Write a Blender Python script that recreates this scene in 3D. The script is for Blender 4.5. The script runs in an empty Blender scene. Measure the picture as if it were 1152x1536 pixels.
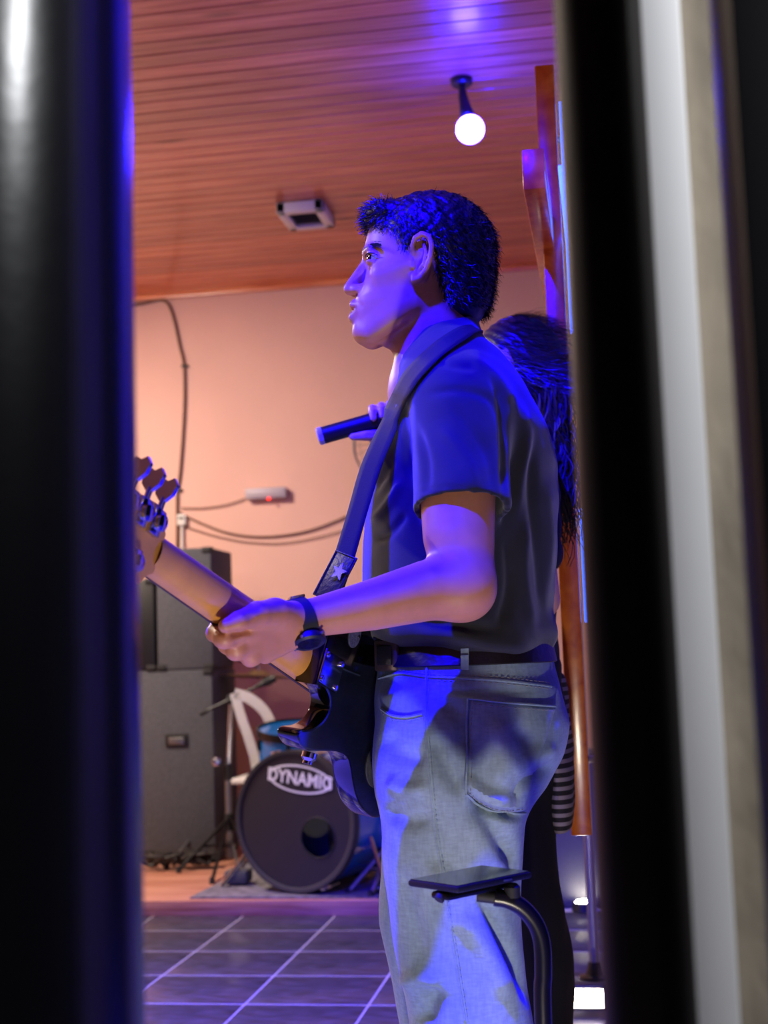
import bpy, bmesh, math, random
import numpy as np
from mathutils import Vector, Matrix
from mathutils.bvhtree import BVHTree
random.seed(7); RNG = np.random.default_rng(7)
S = bpy.context.scene; C = S.collection
# ------------------------------------------------------------------ camera
PSI, THETA, RHO, FPX, HC = 0.16166925, 0.10466527, -0.03452432, 2026.5, 1.05
RV = np.array([math.cos(PSI), math.sin(PSI), 0.0])            # horizontal right
FV = np.array([-math.sin(PSI), math.cos(PSI), 0.0])           # horizontal forward
F3 = FV*math.cos(THETA) + np.array([0, 0, math.sin(THETA)])
U0 = np.cross(RV, F3)
R3 = RV*math.cos(RHO) + U0*math.sin(RHO)
U3 = -RV*math.sin(RHO) + U0*math.cos(RHO)
CAM = np.array([0, 0, HC])
def ray(px, py): return F3 + R3*(px-576)/FPX + U3*(768-py)/FPX
def atd(px, py, d):                                           # point on the pixel's ray at forward distance d
    q = ray(px, py); return CAM + q*(d/(q@FV))
def aty(px, py, y): q = ray(px, py); return CAM + q*(y/q[1])
def atx(px, py, x): q = ray(px, py); return CAM + q*(x/q[0])
def atz(px, py, z): q = ray(px, py); return CAM + q*((z-HC)/q[2])
def proj(P):
    q = np.asarray(P) - CAM; zz = q@F3
    return 576 + FPX*(q@R3)/zz, 768 - FPX*(q@U3)/zz
def vw(r, d, z): return RV*r + FV*d + np.array([0, 0, z])    # (right, forward, up) -> world
cd = bpy.data.cameras.new('camera'); cam = bpy.data.objects.new('camera', cd); C.objects.link(cam)
m = Matrix.Identity(4)
for i in range(3): m[i][0], m[i][1], m[i][2], m[i][3] = R3[i], U3[i], -F3[i], CAM[i]
cam.matrix_world = m
cd.sensor_fit = 'VERTICAL'; cd.sensor_height = 36; cd.sensor_width = 27; cd.lens = FPX/1536*36
cd.dof.use_dof = True; cd.dof.focus_distance = 1.97; cd.dof.aperture_fstop = 5.2
cd.clip_start = 0.02
S.camera = cam
S.view_settings.view_transform = 'Standard'; S.view_settings.look = 'None'
S.view_settings.gamma = 1; S.view_settings.use_curve_mapping = False; S.view_settings.exposure = 0.0
# ------------------------------------------------------------------ world and lamps out of frame
wd = bpy.data.worlds.new('world'); S.world = wd; wd.use_nodes = True
wd.node_tree.nodes['Background'].inputs[0].default_value = (0.55, 0.5, 0.6, 1)
wd.node_tree.nodes['Background'].inputs[1].default_value = 0.006
def light(name, kind, loc, target, energy, color, size=0.3, spot=60, blend=0.4):
    l = bpy.data.lights.new(name, kind); l.energy = energy; l.color = color
    if kind == 'AREA': l.size = size
    else: l.shadow_soft_size = size
    if kind == 'SPOT': l.spot_size = math.radians(spot); l.spot_blend = blend
    o = bpy.data.objects.new(name, l); C.objects.link(o); o.location = loc
    o.rotation_euler = (Vector(target)-Vector(loc)).to_track_quat('-Z', 'Y').to_euler()
    return o
WARM = (1.0, 0.82, 0.66)
light('hall_lamp_side_offscreen', 'AREA', (-3.0, 5.2, 3.02), (-2.7, 5.5, 0), 150, WARM, 0.5)
light('hall_lamp_front_offscreen', 'AREA', (-2.6, 2.2, 3.02), (-2.3, 2.4, 0), 42, WARM, 0.5)
light('blue_stage_lamp_near_offscreen', 'SPOT', tuple(vw(-0.48, 1.02, 3.0)), tuple(vw(0.02, 2.0, 1.3)), 2100, (0.003, 0.0, 1.0), 0.035, 75, 0.5)
light('blue_stage_lamp_hall_offscreen', 'SPOT', (-1.9, 2.8, 3.0), (-1.3, 3.3, 0), 1500, (0.02, 0.004, 1.0), 0.04, 56, 0.9)
light('porch_lamp_offscreen', 'AREA', (0.98, 0.50, 2.02), (0.0, 0.72, 1.2), 21, (0.95, 0.97, 1.0), 0.11)
light('floor_flood_row_offscreen', 'SPOT', (-0.035, 0.80, 0.10), tuple(vw(0.06, 2.0, 0.66)), 56, (1.0, 0.87, 0.66), 0.05, 112, 1.0)
# ------------------------------------------------------------------ helpers
def lin(h):
    h = h.lstrip('#'); v = [int(h[i:i+2], 16)/255 for i in (0, 2, 4)]
    return tuple(x/12.92 if x <= 0.04045 else ((x+0.055)/1.055)**2.4 for x in v) + (1,)
MATS = {}
def mat(name, col, rough=0.5, metal=0.0, var=0.0, scale=20, stretch=(1, 1, 1), bump=0.0, bscale=None, coat=0.0, emit=None, estr=0.0, spec=0.5, sheen=0.0, trans=0.0, col2=None):
    if name in MATS: return MATS[name]
    M = bpy.data.materials.new(name); M.use_nodes = True; nt = M.node_tree; b = nt.nodes['Principled BSDF']
    c = lin(col) if isinstance(col, str) else tuple(col)+(1,)
    b.inputs['Base Color'].default_value = c; b.inputs['Roughness'].default_value = rough
    b.inputs['Metallic'].default_value = metal; b.inputs['Specular IOR Level'].default_value = spec
    b.inputs['Coat Weight'].default_value = coat; b.inputs['Coat Roughness'].default_value = 0.08
    b.inputs['Sheen Weight'].default_value = sheen; b.inputs['Transmission Weight'].default_value = trans
    if emit: b.inputs['Emission Color'].default_value = lin(emit) if isinstance(emit, str) else tuple(emit)+(1,); b.inputs['Emission Strength'].default_value = estr
    if var or bump:
        tc = nt.nodes.new('ShaderNodeTexCoord'); mp = nt.nodes.new('ShaderNodeMapping'); mp.inputs['Scale'].default_value = stretch
        nt.links.new(tc.outputs['Object'], mp.inputs['Vector'])
        n = nt.nodes.new('ShaderNodeTexNoise'); n.inputs['Scale'].default_value = scale; n.inputs['Detail'].default_value = 5
        nt.links.new(mp.outputs[0], n.inputs['Vector'])
        if var:
            r = nt.nodes.new('ShaderNodeValToRGB')
            lo = tuple(x*(1-var) for x in c[:3])+(1,); hi = tuple(min(1, x*(1+var)) for x in c[:3])+(1,)
            if col2: hi = lin(col2) if isinstance(col2, str) else tuple(col2)+(1,); lo = c
            r.color_ramp.elements[0].color = lo; r.color_ramp.elements[1].color = hi
            r.color_ramp.elements[0].position = 0.3; r.color_ramp.elements[1].position = 0.7
            nt.links.new(n.outputs['Fac'], r.inputs[0]); nt.links.new(r.outputs[0], b.inputs['Base Color'])
        if bump:
            n2 = n
            if bscale:
                n2 = nt.nodes.new('ShaderNodeTexNoise'); n2.inputs['Scale'].default_value = bscale; n2.inputs['Detail'].default_value = 3
                nt.links.new(mp.outputs[0], n2.inputs['Vector'])
            bp = nt.nodes.new('ShaderNodeBump'); bp.inputs['Strength'].default_value = bump; bp.inputs['Distance'].default_value = 0.004
            nt.links.new(n2.outputs['Fac'], bp.inputs['Height']); nt.links.new(bp.outputs[0], b.inputs['Normal'])
    MATS[name] = M; return M
def wood(name, dark, light_, knot, rough=0.35, coat=0.3, sx=0.8, sy=14, knots=True, coords='Object'):
    M = bpy.data.materials.new(name); M.use_nodes = True; nt = M.node_tree; b = nt.nodes['Principled BSDF']; L = nt.links.new
    b.inputs['Roughness'].default_value = rough; b.inputs['Coat Weight'].default_value = coat; b.inputs['Coat Roughness'].default_value = 0.16
    tc = nt.nodes.new('ShaderNodeTexCoord'); oi = nt.nodes.new('ShaderNodeObjectInfo')
    cmb = nt.nodes.new('ShaderNodeCombineXYZ'); mul = nt.nodes.new('ShaderNodeMath'); mul.operation = 'MULTIPLY'; mul.inputs[1].default_value = 37.0
    L(oi.outputs['Random'], mul.inputs[0]); L(mul.outputs[0], cmb.inputs[0]); L(mul.outputs[0], cmb.inputs[1])
    add = nt.nodes.new('ShaderNodeVectorMath'); add.operation = 'ADD'; L(tc.outputs[coords], add.inputs[0]); L(cmb.outputs[0], add.inputs[1])
    mp = nt.nodes.new('ShaderNodeMapping'); mp.inputs['Scale'].default_value = (sx, sy, sy); L(add.outputs[0], mp.inputs['Vector'])
    n = nt.nodes.new('ShaderNodeTexNoise'); n.inputs['Scale'].default_value = 3.0; n.inputs['Detail'].default_value = 6; n.inputs['Distortion'].default_value = 0.6
    L(mp.outputs[0], n.inputs['Vector'])
    r = nt.nodes.new('ShaderNodeValToRGB'); r.color_ramp.elements[0].color = lin(dark); r.color_ramp.elements[1].color = lin(light_)
    r.color_ramp.elements[0].position = 0.3; r.color_ramp.elements[1].position = 0.72
    L(n.outputs['Fac'], r.inputs[0]); out = r.outputs[0]
    hsv = nt.nodes.new('ShaderNodeHueSaturation'); ra = nt.nodes.new('ShaderNodeMapRange'); ra.inputs[3].default_value = 0.8; ra.inputs[4].default_value = 1.18
    L(oi.outputs['Random'], ra.inputs[0]); L(ra.outputs[0], hsv.inputs['Value']); L(out, hsv.inputs['Color']); out = hsv.outputs[0]
    if knots:
        mp2 = nt.nodes.new('ShaderNodeMapping'); mp2.inputs['Scale'].default_value = (1.6, 5.0, 5.0); L(add.outputs[0], mp2.inputs['Vector'])
        v = nt.nodes.new('ShaderNodeTexVoronoi'); v.inputs['Scale'].default_value = 1.0; L(mp2.outputs[0], v.inputs['Vector'])
        kr = nt.nodes.new('ShaderNodeMapRange'); kr.inputs[1].default_value = 0.05; kr.inputs[2].default_value = 0.16; kr.inputs[3].default_value = 0.75; kr.inputs[4].default_value = 0.0
        L(v.outputs['Distance'], kr.inputs[0])
        mx = nt.nodes.new('ShaderNodeMix'); mx.data_type = 'RGBA'; L(kr.outputs[0], mx.inputs[0]); L(out, mx.inputs[6]); mx.inputs[7].default_value = lin(knot); out = mx.outputs[2]
    L(out, b.inputs['Base Color'])
    bp = nt.nodes.new('ShaderNodeBump'); bp.inputs['Strength'].default_value = 0.12; bp.inputs['Distance'].default_value = 0.003
    L(n.outputs['Fac'], bp.inputs['Height']); L(bp.outputs[0], b.inputs['Normal'])
    MATS[name] = M; return M

class MB:
    """collects shapes, builds ONE mesh object"""
    def __init__(s): s.v = []; s.f = []
    def add(s, vs, fs):
        o = len(s.v); s.v += [tuple(map(float, p)) for p in vs]; s.f += [tuple(i+o for i in f) for f in fs]; return s
    def box(s, c, size, axes=None, bev=0.0):
        c = np.array(c, float); h = np.array(size, float)/2
        A = np.eye(3) if axes is None else np.array(axes, float)
        if bev <= 0:
            vs = [c + A.T@(h*np.array(t)) for t in ((-1,-1,-1),(1,-1,-1),(1,1,-1),(-1,1,-1),(-1,-1,1),(1,-1,1),(1,1,1),(-1,1,1))]
            return s.add(vs, [(0,3,2,1),(4,5,6,7),(0,1,5,4),(1,2,6,5),(2,3,7,6),(3,0,4,7)])
        bm = bmesh.new(); bmesh.ops.create_cube(bm, size=1)
        for v in bm.verts: v.co = Vector(v.co[i]*size[i] for i in range(3))
        bmesh.ops.bevel(bm, geom=bm.edges[:], offset=bev, segments=2, affect='EDGES', profile=0.5)
        bm.verts.index_update()
        s.add([c + A.T@np.array(v.co) for v in bm.verts], [tuple(v.index for v in f.verts) for f in bm.faces]); bm.free(); return s
    def tube(s, pts, r, n=10, cap=True):
        P = [np.array(p, float) for p in pts]; k = len(P); rs = [r]*k if np.isscalar(r) else list(r)
        T = [P[min(i+1, k-1)]-P[max(i-1, 0)] for i in range(k)]; T = [t/np.linalg.norm(t) for t in T]
        up = np.array([0, 0, 1.0]) if abs(T[0][2]) < 0.9 else np.array([1.0, 0, 0])
        x = np.cross(T[0], up); x /= np.linalg.norm(x); vs = []
        for i in range(k):
            x = x - T[i]*(x@T[i]); x /= np.linalg.norm(x); y = np.cross(T[i], x)
            for j in range(n):
                a = 2*math.pi*j/n; vs.append(P[i] + (x*math.cos(a)+y*math.sin(a))*rs[i])
        fs = [(i*n+j, i*n+(j+1) % n, (i+1)*n+(j+1) % n, (i+1)*n+j) for i in range(k-1) for j in range(n)]
        if cap: fs += [tuple(range(n-1, -1, -1)), tuple((k-1)*n+j for j in range(n))]
        return s.add(vs, fs)
    def lathe(s, c, axis, prof, n=32, close=True):
        """prof: list of (distance along axis, radius)"""
        c = np.array(c, float); a = np.array(axis, float); a /= np.linalg.norm(a)
        u = np.cross(a, [0, 0, 1.0]) if abs(a[2]) < 0.9 else np.cross(a, [1.0, 0, 0]); u /= np.linalg.norm(u); w = np.cross(a, u)
        vs = []
        for t, r in prof:
            for j in range(n):
                q = 2*math.pi*j/n; vs.append(c + a*t + (u*math.cos(q)+w*math.sin(q))*max(r, 1e-5))
        k = len(prof)
        fs = [(i*n+j, i*n+(j+1) % n, (i+1)*n+(j+1) % n, (i+1)*n+j) for i in range(k-1) for j in range(n)]
        if close: fs += [tuple(range(n-1, -1, -1)), tuple((k-1)*n+j for j in range(n))]
        return s.add(vs, fs)
    def prism(s, poly, o, ax, ay, az, t0, t1):
        """extrude 2-D polygon given in (ax, ay) from t0 to t1 along az"""
        o, ax, ay, az = [np.array(q, float) for q in (o, ax, ay, az)]; n = len(poly)
        vs = [o+ax*p[0]+ay*p[1]+az*t0 for p in poly] + [o+ax*p[0]+ay*p[1]+az*t1 for p in poly]
        return s.add(vs, [tuple(range(n-1, -1, -1)), tuple(range(n, 2*n))] + [(i, (i+1) % n, n+(i+1) % n, n+i) for i in range(n)])
    def build(s, name, material, parent=None, smooth=True, origin=None, sharp=40):
        me = bpy.data.meshes.new(name); V = np.array(s.v)
        ob = bpy.data.objects.new(name, me)
        if parent is not None:
            Mi = parent.matrix_world.inverted(); V = np.array([tuple(Mi@Vector(p)) for p in V]) if len(V) < 5000 else (np.c_[V, np.ones(len(V))]@np.array(Mi).T)[:, :3]
            ob.parent = parent
        else:
            if origin is None: origin = ((V[:, 0].min()+V[:, 0].max())/2, (V[:, 1].min()+V[:, 1].max())/2, V[:, 2].min())
            V = V-np.array(origin); ob.location = origin; ob.matrix_world = Matrix.Translation(origin)
        me.from_pydata(V.tolist(), [], s.f); me.update()
        bm = bmesh.new(); bm.from_mesh(me); bmesh.ops.recalc_face_normals(bm, faces=bm.faces); bm.to_mesh(me); bm.free()
        if smooth:
            me.shade_smooth()
            try: me.set_sharp_from_angle(angle=math.radians(sharp))
            except Exception: pass
        if material is not None: me.materials.append(material if not isinstance(material, str) else MATS[material])
        C.objects.link(ob); 
        if parent is not None: ob.matrix_world = parent.matrix_world.copy()
        return ob
def tag(o, label=None, cat=None, group=None, kind=None):
    if label: o['label'] = label
    if cat: o['category'] = cat
    if group: o['group'] = group
    if kind: o['kind'] = kind
    return o
def empty(name, loc, label, cat, group=None):
    o = bpy.data.objects.new(name, None); C.objects.link(o); o.location = tuple(loc); o.matrix_world = Matrix.Translation(tuple(loc)); o.empty_display_size = 0.1
    return tag(o, label, cat, group)
def struct(o): o['kind'] = 'structure'; return o
def inst(src, parent, loc, name=None):
    o = src.copy(); C.objects.link(o); o.parent = parent; o.matrix_parent_inverse = Matrix.Identity(4); o.location = loc; return o
def spline(pts, n=8):
    """Catmull-Rom through points"""
    P = [np.array(p, float) for p in pts]; P = [2*P[0]-P[1]] + P + [2*P[-1]-P[-2]]; out = []
    for i in range(1, len(P)-2):
        for k in range(n):
            t = k/n; a, b, c, d = P[i-1:i+3]
            out.append(0.5*((2*b)+(c-a)*t+(2*a-5*b+4*c-d)*t*t+(3*b-a-3*c+d)*t**3))
    out.append(P[-2]); return out
# ------------------------------------------------------------------ materials
wood('ceiling_wood', '#b65c3a', '#ea9c6a', '#3a1810', 0.33, 0.35)
wood('stage_wood', '#a8664e', '#e2a88c', '#5a3020', 0.4, 0.1, knots=False)
wood('cross_wood', '#c44a08', '#f0801c', '#4a1c06', 0.25, 0.5, sx=8, sy=8, knots=True)
mat('maple', '#dc9c3c', 0.35, var=0.14, scale=16, coat=.3)
mat('wall_peach', '#d6ab9c', 0.85, var=0.04, scale=2.5, bump=0.05, bscale=60)
mat('wall_side', '#8d7f86', 0.85, var=0.06, scale=4, bump=0.1, bscale=50)
mat('plaster', '#a89c8a', 0.9, var=0.4, scale=11, stretch=(1, 1, .5), bump=0.5, bscale=40)
mat('white_paint', '#e2e2e4', 0.5, var=0.03, scale=8)
mat('tile', '#1d1c22', 0.34, var=0.6, scale=13, stretch=(1, 3.0, 1), col2='#4a4752', bump=0.3, bscale=22)
mat('grout', '#aaa6ac', 0.75)
mat('black_gloss', '#07070b', 0.24, var=0.2, scale=3, spec=.22, bump=.08, bscale=30)
mat('black_paint', '#0e0e17', 0.5, var=0.2, scale=3, spec=.3)
mat('cable_brown', '#6a4c40', 0.6)
mat('black_metal', '#0c0c0f', 0.3, 0.3)
mat('black_satin', '#0b0b0c', 0.5)
mat('black_rubber', '#101012', 0.7)
mat('chrome', '#c8c8cc', 0.14, 1.0)
mat('steel', '#8a8a8c', 0.35, 0.9)
mat('cable', '#1c1512', 0.6)
mat('carpet_grey', '#4a4b50', 0.95, var=0.3, scale=160, bump=0.5, bscale=260)
mat('rug', '#6b6770', 0.95, var=0.45, scale=28, bump=0.6, bscale=120)
mat('drum_blue', '#0c63b0', 0.25, coat=0.6, var=0.1, scale=6)
mat('drum_black', '#23222b', 0.42, var=0.1, scale=9)
mat('logo_white', '#d8d8de', 0.5)
mat('white_plastic', '#d4d2ce', 0.45)
mat('grey_plastic', '#a79ca8', 0.5)
mat('grille_dark', '#2c2a2c', 0.7)
mat('brass', '#7d6a45', 0.35, 0.8)
mat('led_red', '#ff2010', 0.4, emit='#ff2010', estr=6)
mat('led_blue', (0.1, 0.2, 1.0), 0.4, emit=(0.045, 0.15, 1.0), estr=5.0)
mat('lamp_blue', (0.5, 0.5, 1.0), 0.4, emit=(0.012, 0.008, 1.0), estr=620)
mat('lamp_white', (1, 1, 1), 0.4, emit=(1.0, 0.88, 0.68), estr=60)
mat('lamp_housing_blue', '#101018', 0.4)
mat('white_cloth', '#cfc8c4', 0.8, var=0.08, scale=10)
# ------------------------------------------------------------------ the room
ZC = 3.12; YW = 7.18; ZS = 0.066; YST = 5.47; XL = -4.6
TX, TY = 0.383, 0.361
floor = struct(MB().box(((XL+2.6)/2, 3.0, -0.0212), (2.6-XL, 9.2, 0.05)).build('floor', 'grout', smooth=False, origin=(0, 0, 0)))
bm_t = MB().box((0, 0, -0.0012), (TX-0.007, TY-0.014, 0.014), bev=0.002)
first = None
for i in range(-8, 3):
    for j in range(-8, 1):
        c = (-1.153+TX*(i+0.5), 5.197+TY*(j+0.5), 0)
        if first is None: first = bm_t.build('tile', 'tile', None, origin=(0, 0, 0)); first.parent = floor; first.location = c
        else: inst(first, floor, c)
# stage platform
stage = struct(MB().box((-2.675, (YST+YW)/2+0.006, ZS/2+0.001), (3.83, YW-YST-0.015, ZS), bev=0.003).build('floor_stage', 'stage_wood'))
# back wall, left wall, right wall
struct(MB().box(((XL+2.6)/2, YW+0.06, ZC/2), (2.6-XL+.3, 0.12, ZC)).build('wall_back', 'wall_peach', smooth=False))
struct(MB().box((XL-0.06, 3.0, ZC/2), (0.12, 9.2, ZC)).build('wall_left', 'wall_peach', smooth=False))
XR = 0.035
struct(MB().box((XR+0.1, (2.05+YW)/2, ZC/2), (0.2, YW-2.05-.01, ZC)).build('wall_right', 'wall_side', smooth=False))
# ceiling: backing and boards
ceil = struct(MB().box(((XL+2.6)/2, 3.0, ZC+0.05), (2.6-XL, 9.2, 0.05)).build('ceiling', 'ceiling_wood', smooth=False, origin=(0, 0, ZC)))
PW = 0.094
prof = [(-PW/2+.001, .02), (-PW/2+.001, .006), (-PW/2+.006, 0), (PW/2-.006, 0), (PW/2-.001, .006), (PW/2-.001, .02)]
pm = MB(); Lp = 2.6-XL
pm.prism(prof, (0, 0, 0), (0, 1, 0), (0, 0, 1), (1, 0, 0), -Lp/2, Lp/2)
first = None; k = 0
yy = YW-PW/2
while yy > -1.0:
    loc = ((XL+2.6)/2, yy, 0)
    if first is None: first = pm.build('plank', 'ceiling_wood', None, smooth=False, origin=(0, 0, 0)); first.parent = ceil; first.location = loc
    else: inst(first, ceil, loc)
    yy -= PW
# ceiling edge trim at the back wall
struct(MB().box(((XL+2.6)/2, YW-0.012, ZC-0.018), (2.6-XL, 0.022, 0.034), bev=.004).build('trim_1', 'ceiling_wood'))
# ------------------------------------------------------------------ the doorway the camera looks through
DL = 0.80
e1 = atd(201, 768, DL)                                        # right edge of the black column
rad = 0.135
cl = e1 - RV*rad
col = struct(MB().lathe((cl[0], cl[1], 0.005), (0, 0, 1), [(0, rad), (0.02, rad), (2.9, rad), (3.1, rad)], 96).build('trim_2', 'black_gloss'))
col['label'] = 'glossy black round column beside the doorway'
p0 = atd(868, 768, 0.78); p1 = atd(1003, 768, 0.78); pr = np.linalg.norm(p1-p0)/2; pc = (p0+p1)/2
struct(MB().lathe((pc[0], pc[1], 0.005), (0, 0, 1), [(0, pr), (0.02, pr), (2.9, pr), (3.1, pr)], 64).build('trim_3', 'black_paint'))
# white jamb, plaster wall end, dark door leaf beyond
def vslab(name, m_, pxl, pxr, d, thick, zt=3.09):
    a = atd(pxl, 768, d); b = atd(pxr, 768, d); c = (a+b)/2 + FV*thick/2
    return struct(MB().box((c[0], c[1], zt/2+.006), (np.linalg.norm(b-a), thick, zt), axes=(RV, FV, (0, 0, 1)), bev=0.002).build(name, m_))
vslab('trim_4', 'white_paint', 990, 1066, 0.845, 0.05)
vslab('wall_front', 'plaster', 1064, 3600, 0.86, 0.16)  # real wall end; unseen right part added to keep porch lamp off the player
vslab('door_1', 'black_paint', 1143, 1480, 0.66, 0.04)
# ================================================================== background things
UP = np.array([0, 0, 1.0])
def plane_pt(px, py, P0, n):
    q = ray(px, py); return CAM + q*(((P0-CAM)@n)/(q@n))
def text_mesh(txt, size, name):
    cu = bpy.data.curves.new(name, 'FONT'); cu.body = txt; cu.size = size; cu.align_x = 'CENTER'; cu.align_y = 'CENTER'; cu.extrude = 0.0008; cu.offset = size*0.025
    ob = bpy.data.objects.new(name, cu); C.objects.link(ob)
    me = bpy.data.meshes.new_from_object(ob.evaluated_get(bpy.context.evaluated_depsgraph_get()))
    vs = [tuple(v.co) for v in me.vertices]; fs = [tuple(p.vertices) for p in me.polygons]
    bpy.data.objects.remove(ob); bpy.data.curves.remove(cu); bpy.data.meshes.remove(me); return vs, fs
# ---- loudspeaker cabinets
YF = 6.5
def cabinet(name, label, pxl, pxr, z0, z1, depth, handle=None, side='carpet_grey', mt='carpet_grey', yf=YF, group=None):
    a = aty(pxl, 1000, yf); b = aty(pxr, 1000, yf)
    t = empty(name, ((a[0]+b[0])/2, yf+depth/2, z0), label, 'speaker', group); w = b[0]-a[0]; c = np.array(t.location)
    MB().box(c+[0, 0, (z1-z0)/2], (w, depth, z1-z0), bev=0.012).build('cabinet_body', mt, t)
    for sx in (-1, 1):
        for sz in (0.012, z1-z0-0.012): MB().box(c+[sx*(w/2-.022), -depth/2+.018, sz], (.05, .05, .03), bev=.006).build('corner_guard', 'black_rubber', t)
    if handle:
        h = aty(handle[0], handle[1], yf-.004)
        hb = MB().box(h, (.115, .012, .062), bev=.004).build('handle_plate', 'black_satin', t)
        MB().box(h+[0, -.006, -.004], (.078, .008, .034), bev=.003).build('grip', 'steel', hb)
    return t
zt = aty(270, 1005, YF)[2]
cabinet('speaker_cabinet', 'tall grey carpeted speaker cabinet with a recessed handle standing on the stage', 176, 318, ZS+.002, zt, .42, (265, 1110))
cabinet('speaker_cabinet', 'smaller grey speaker cabinet stacked on top of the tall one', 236, 320, zt+.002, aty(270, 823, YF)[2], .38)
cabinet('equipment_case', 'narrow black case on the tall speaker, beside the stacked cabinet', 186, 233, zt+.002, aty(226, 868, YF)[2], .3, mt='black_satin')['category'] = 'case'
# ---- drum kit
dn = -FV*math.cos(.5) - RV*math.sin(.5); dr = np.cross(UP, dn)*1.0
if dr@RV < 0: dr = -dr
DR = 0.292; dc = atd(441, 1231, 5.72); dc[2] = ZS+DR+.014
kick = empty('bass_drum', (dc[0], dc[1], ZS), 'blue bass drum with a black front head lettered in white, standing on the rug', 'drum')
DLN = 0.44
MB().lathe(dc, -dn, [(.012, DR-.017), (.012, DR-.012), (DLN, DR-.012), (DLN, DR-.017), (.012, DR-.017)], 64, close=False).build('shell', 'drum_blue', kick)
MB().lathe(dc, -dn, [(.0, DR-.022), (-.004, DR-.016), (-.004, DR), (.04, DR), (.04, DR-.016), (0.0, DR-.022)], 64, close=False).build('hoop', 'grille_dark', kick)
MB().lathe(dc, -dn, [(DLN-.03, DR-.016), (DLN-.03, DR), (DLN+.01, DR), (DLN+.01, DR-.016)], 64, close=False).build('hoop', 'black_gloss', kick)
hp = plane_pt(476, 1257, dc, dn); hu = hp-dc; hx, hz = hu@dr, hu@UP
def port_pt(q, s, t):                                          # s = 0 at the port's edge, 1 at the hoop
    a_, b_ = hx+.082*math.cos(q), hz+.082*math.sin(q); e_, g_ = (DR-.016)*math.cos(q), (DR-.016)*math.sin(q)
    return dc-dn*t+dr*(a_*(1-s)+e_*s)+UP*(b_*(1-s)+g_*s)
hm = MB(); NQ = 72; RS = [0, .25, .5, .75, 1]
hm.add([port_pt(2*math.pi*k/NQ, s, .006) for s in RS for k in range(NQ)], [(i*NQ+k, i*NQ+(k+1) % NQ, (i+1)*NQ+(k+1) % NQ, (i+1)*NQ+k) for i in range(len(RS)-1) for k in range(NQ)])
hd = hm.build('drum_head', 'drum_black', kick)
MB().lathe(dc, -dn, [(DLN-.002, 0.0), (DLN-.002, DR-.014)], 64, close=False).build('drum_head', 'white_plastic', kick)
MB().tube([port_pt(q, 0, .0055) for q in np.linspace(0, 2*math.pi, 49)], .0035, 8, cap=False).build('port_ring', 'black_rubber', hd)
lg = plane_pt(449, 1169, dc, dn); tl = math.radians(-7)
lx = dr*math.cos(tl)+UP*math.sin(tl); ly = np.cross(dn, lx)
if ly@UP < 0: ly = -ly
el = MB(); N = 60; W_, H_ = .158, .058
for k in range(N):
    q0, q1 = 2*math.pi*k/N, 2*math.pi*(k+1)/N
    P = [lg+dn*-.0015+lx*W_*s*math.cos(q)+ly*(H_*s+(.0 if s == 1 else -.002))*math.sin(q) for q, s in ((q0, 1), (q1, 1), (q1, .9), (q0, .9))]
    o = len(el.v); el.add(P, [(0, 1, 2, 3)])
el.build('emblem_ring', 'logo_white', hd, smooth=False)
vs, fs = text_mesh('DYNAMIC', .072, 'lettering')
tm = MB(); tm.add([lg+dn*(-.001+v[2])+lx*(v[0]*.98)+ly*(v[1]*1.05) for v in vs], fs); tm.build('lettering', 'logo_white', hd, smooth=False)
for k in range(8):
    a = 2*math.pi*(k+.5)/8; rr = dr*math.cos(a)+UP*math.sin(a)
    MB().box(dc-dn*.05+rr*(DR+.004), (.022, .05, .02), axes=(np.cross(rr, dn), dn, rr), bev=.004).build('claw', 'chrome', kick)
    MB().tube([dc-dn*.05+rr*(DR+.008), dc-dn*.16+rr*(DR+.002)], .004, 8).build('tension_rod', 'chrome', kick)
for sgn in (1, -1):
    b0 = dc-dn*.16+dr*sgn*DR*.93-UP*.08; b1 = dc-dn*.05+dr*sgn*(DR+.12); b1[2] = ZS+.012
    MB().tube([b0, b1], .009, 8).build('spur', 'chrome', kick)
# rack tom behind
tc_ = atd(448, 1112, 6.38); tom = empty('tom_drum', (tc_[0], tc_[1], ZS), 'small blue tom drum mounted behind the bass drum', 'drum')
tax = np.array([.05, -.16, 1.0]); tax /= np.linalg.norm(tax); zt0 = atd(448, 1092, 6.38)
MB().lathe(zt0-tax*.15, tax, [(0, .185), (.145, .185)], 48).build('shell', 'drum_blue', tom)
MB().lathe(zt0-tax*.03, tax, [(0, .19), (.0, .197), (.035, .197), (.035, .19)], 48, close=False).build('hoop', 'black_metal', tom)
MB().lathe(zt0-tax*.01, tax, [(0, .0), (0, .188)], 48, close=False).build('drum_head', 'white_plastic', tom)
for k in range(6):
    a = 2*math.pi*k/6+.5; rr = np.array([math.cos(a), math.sin(a), 0])
    MB().box(zt0-tax*.07+rr*.19, (.016, .022, .05), bev=.004).build('lug', 'black_metal', tom)
MB().tube([zt0-tax*.15, [tc_[0], tc_[1], ZS+.45], [tc_[0], tc_[1], ZS+.004]], .012, 8).build('mount_post', 'chrome', tom)
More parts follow.
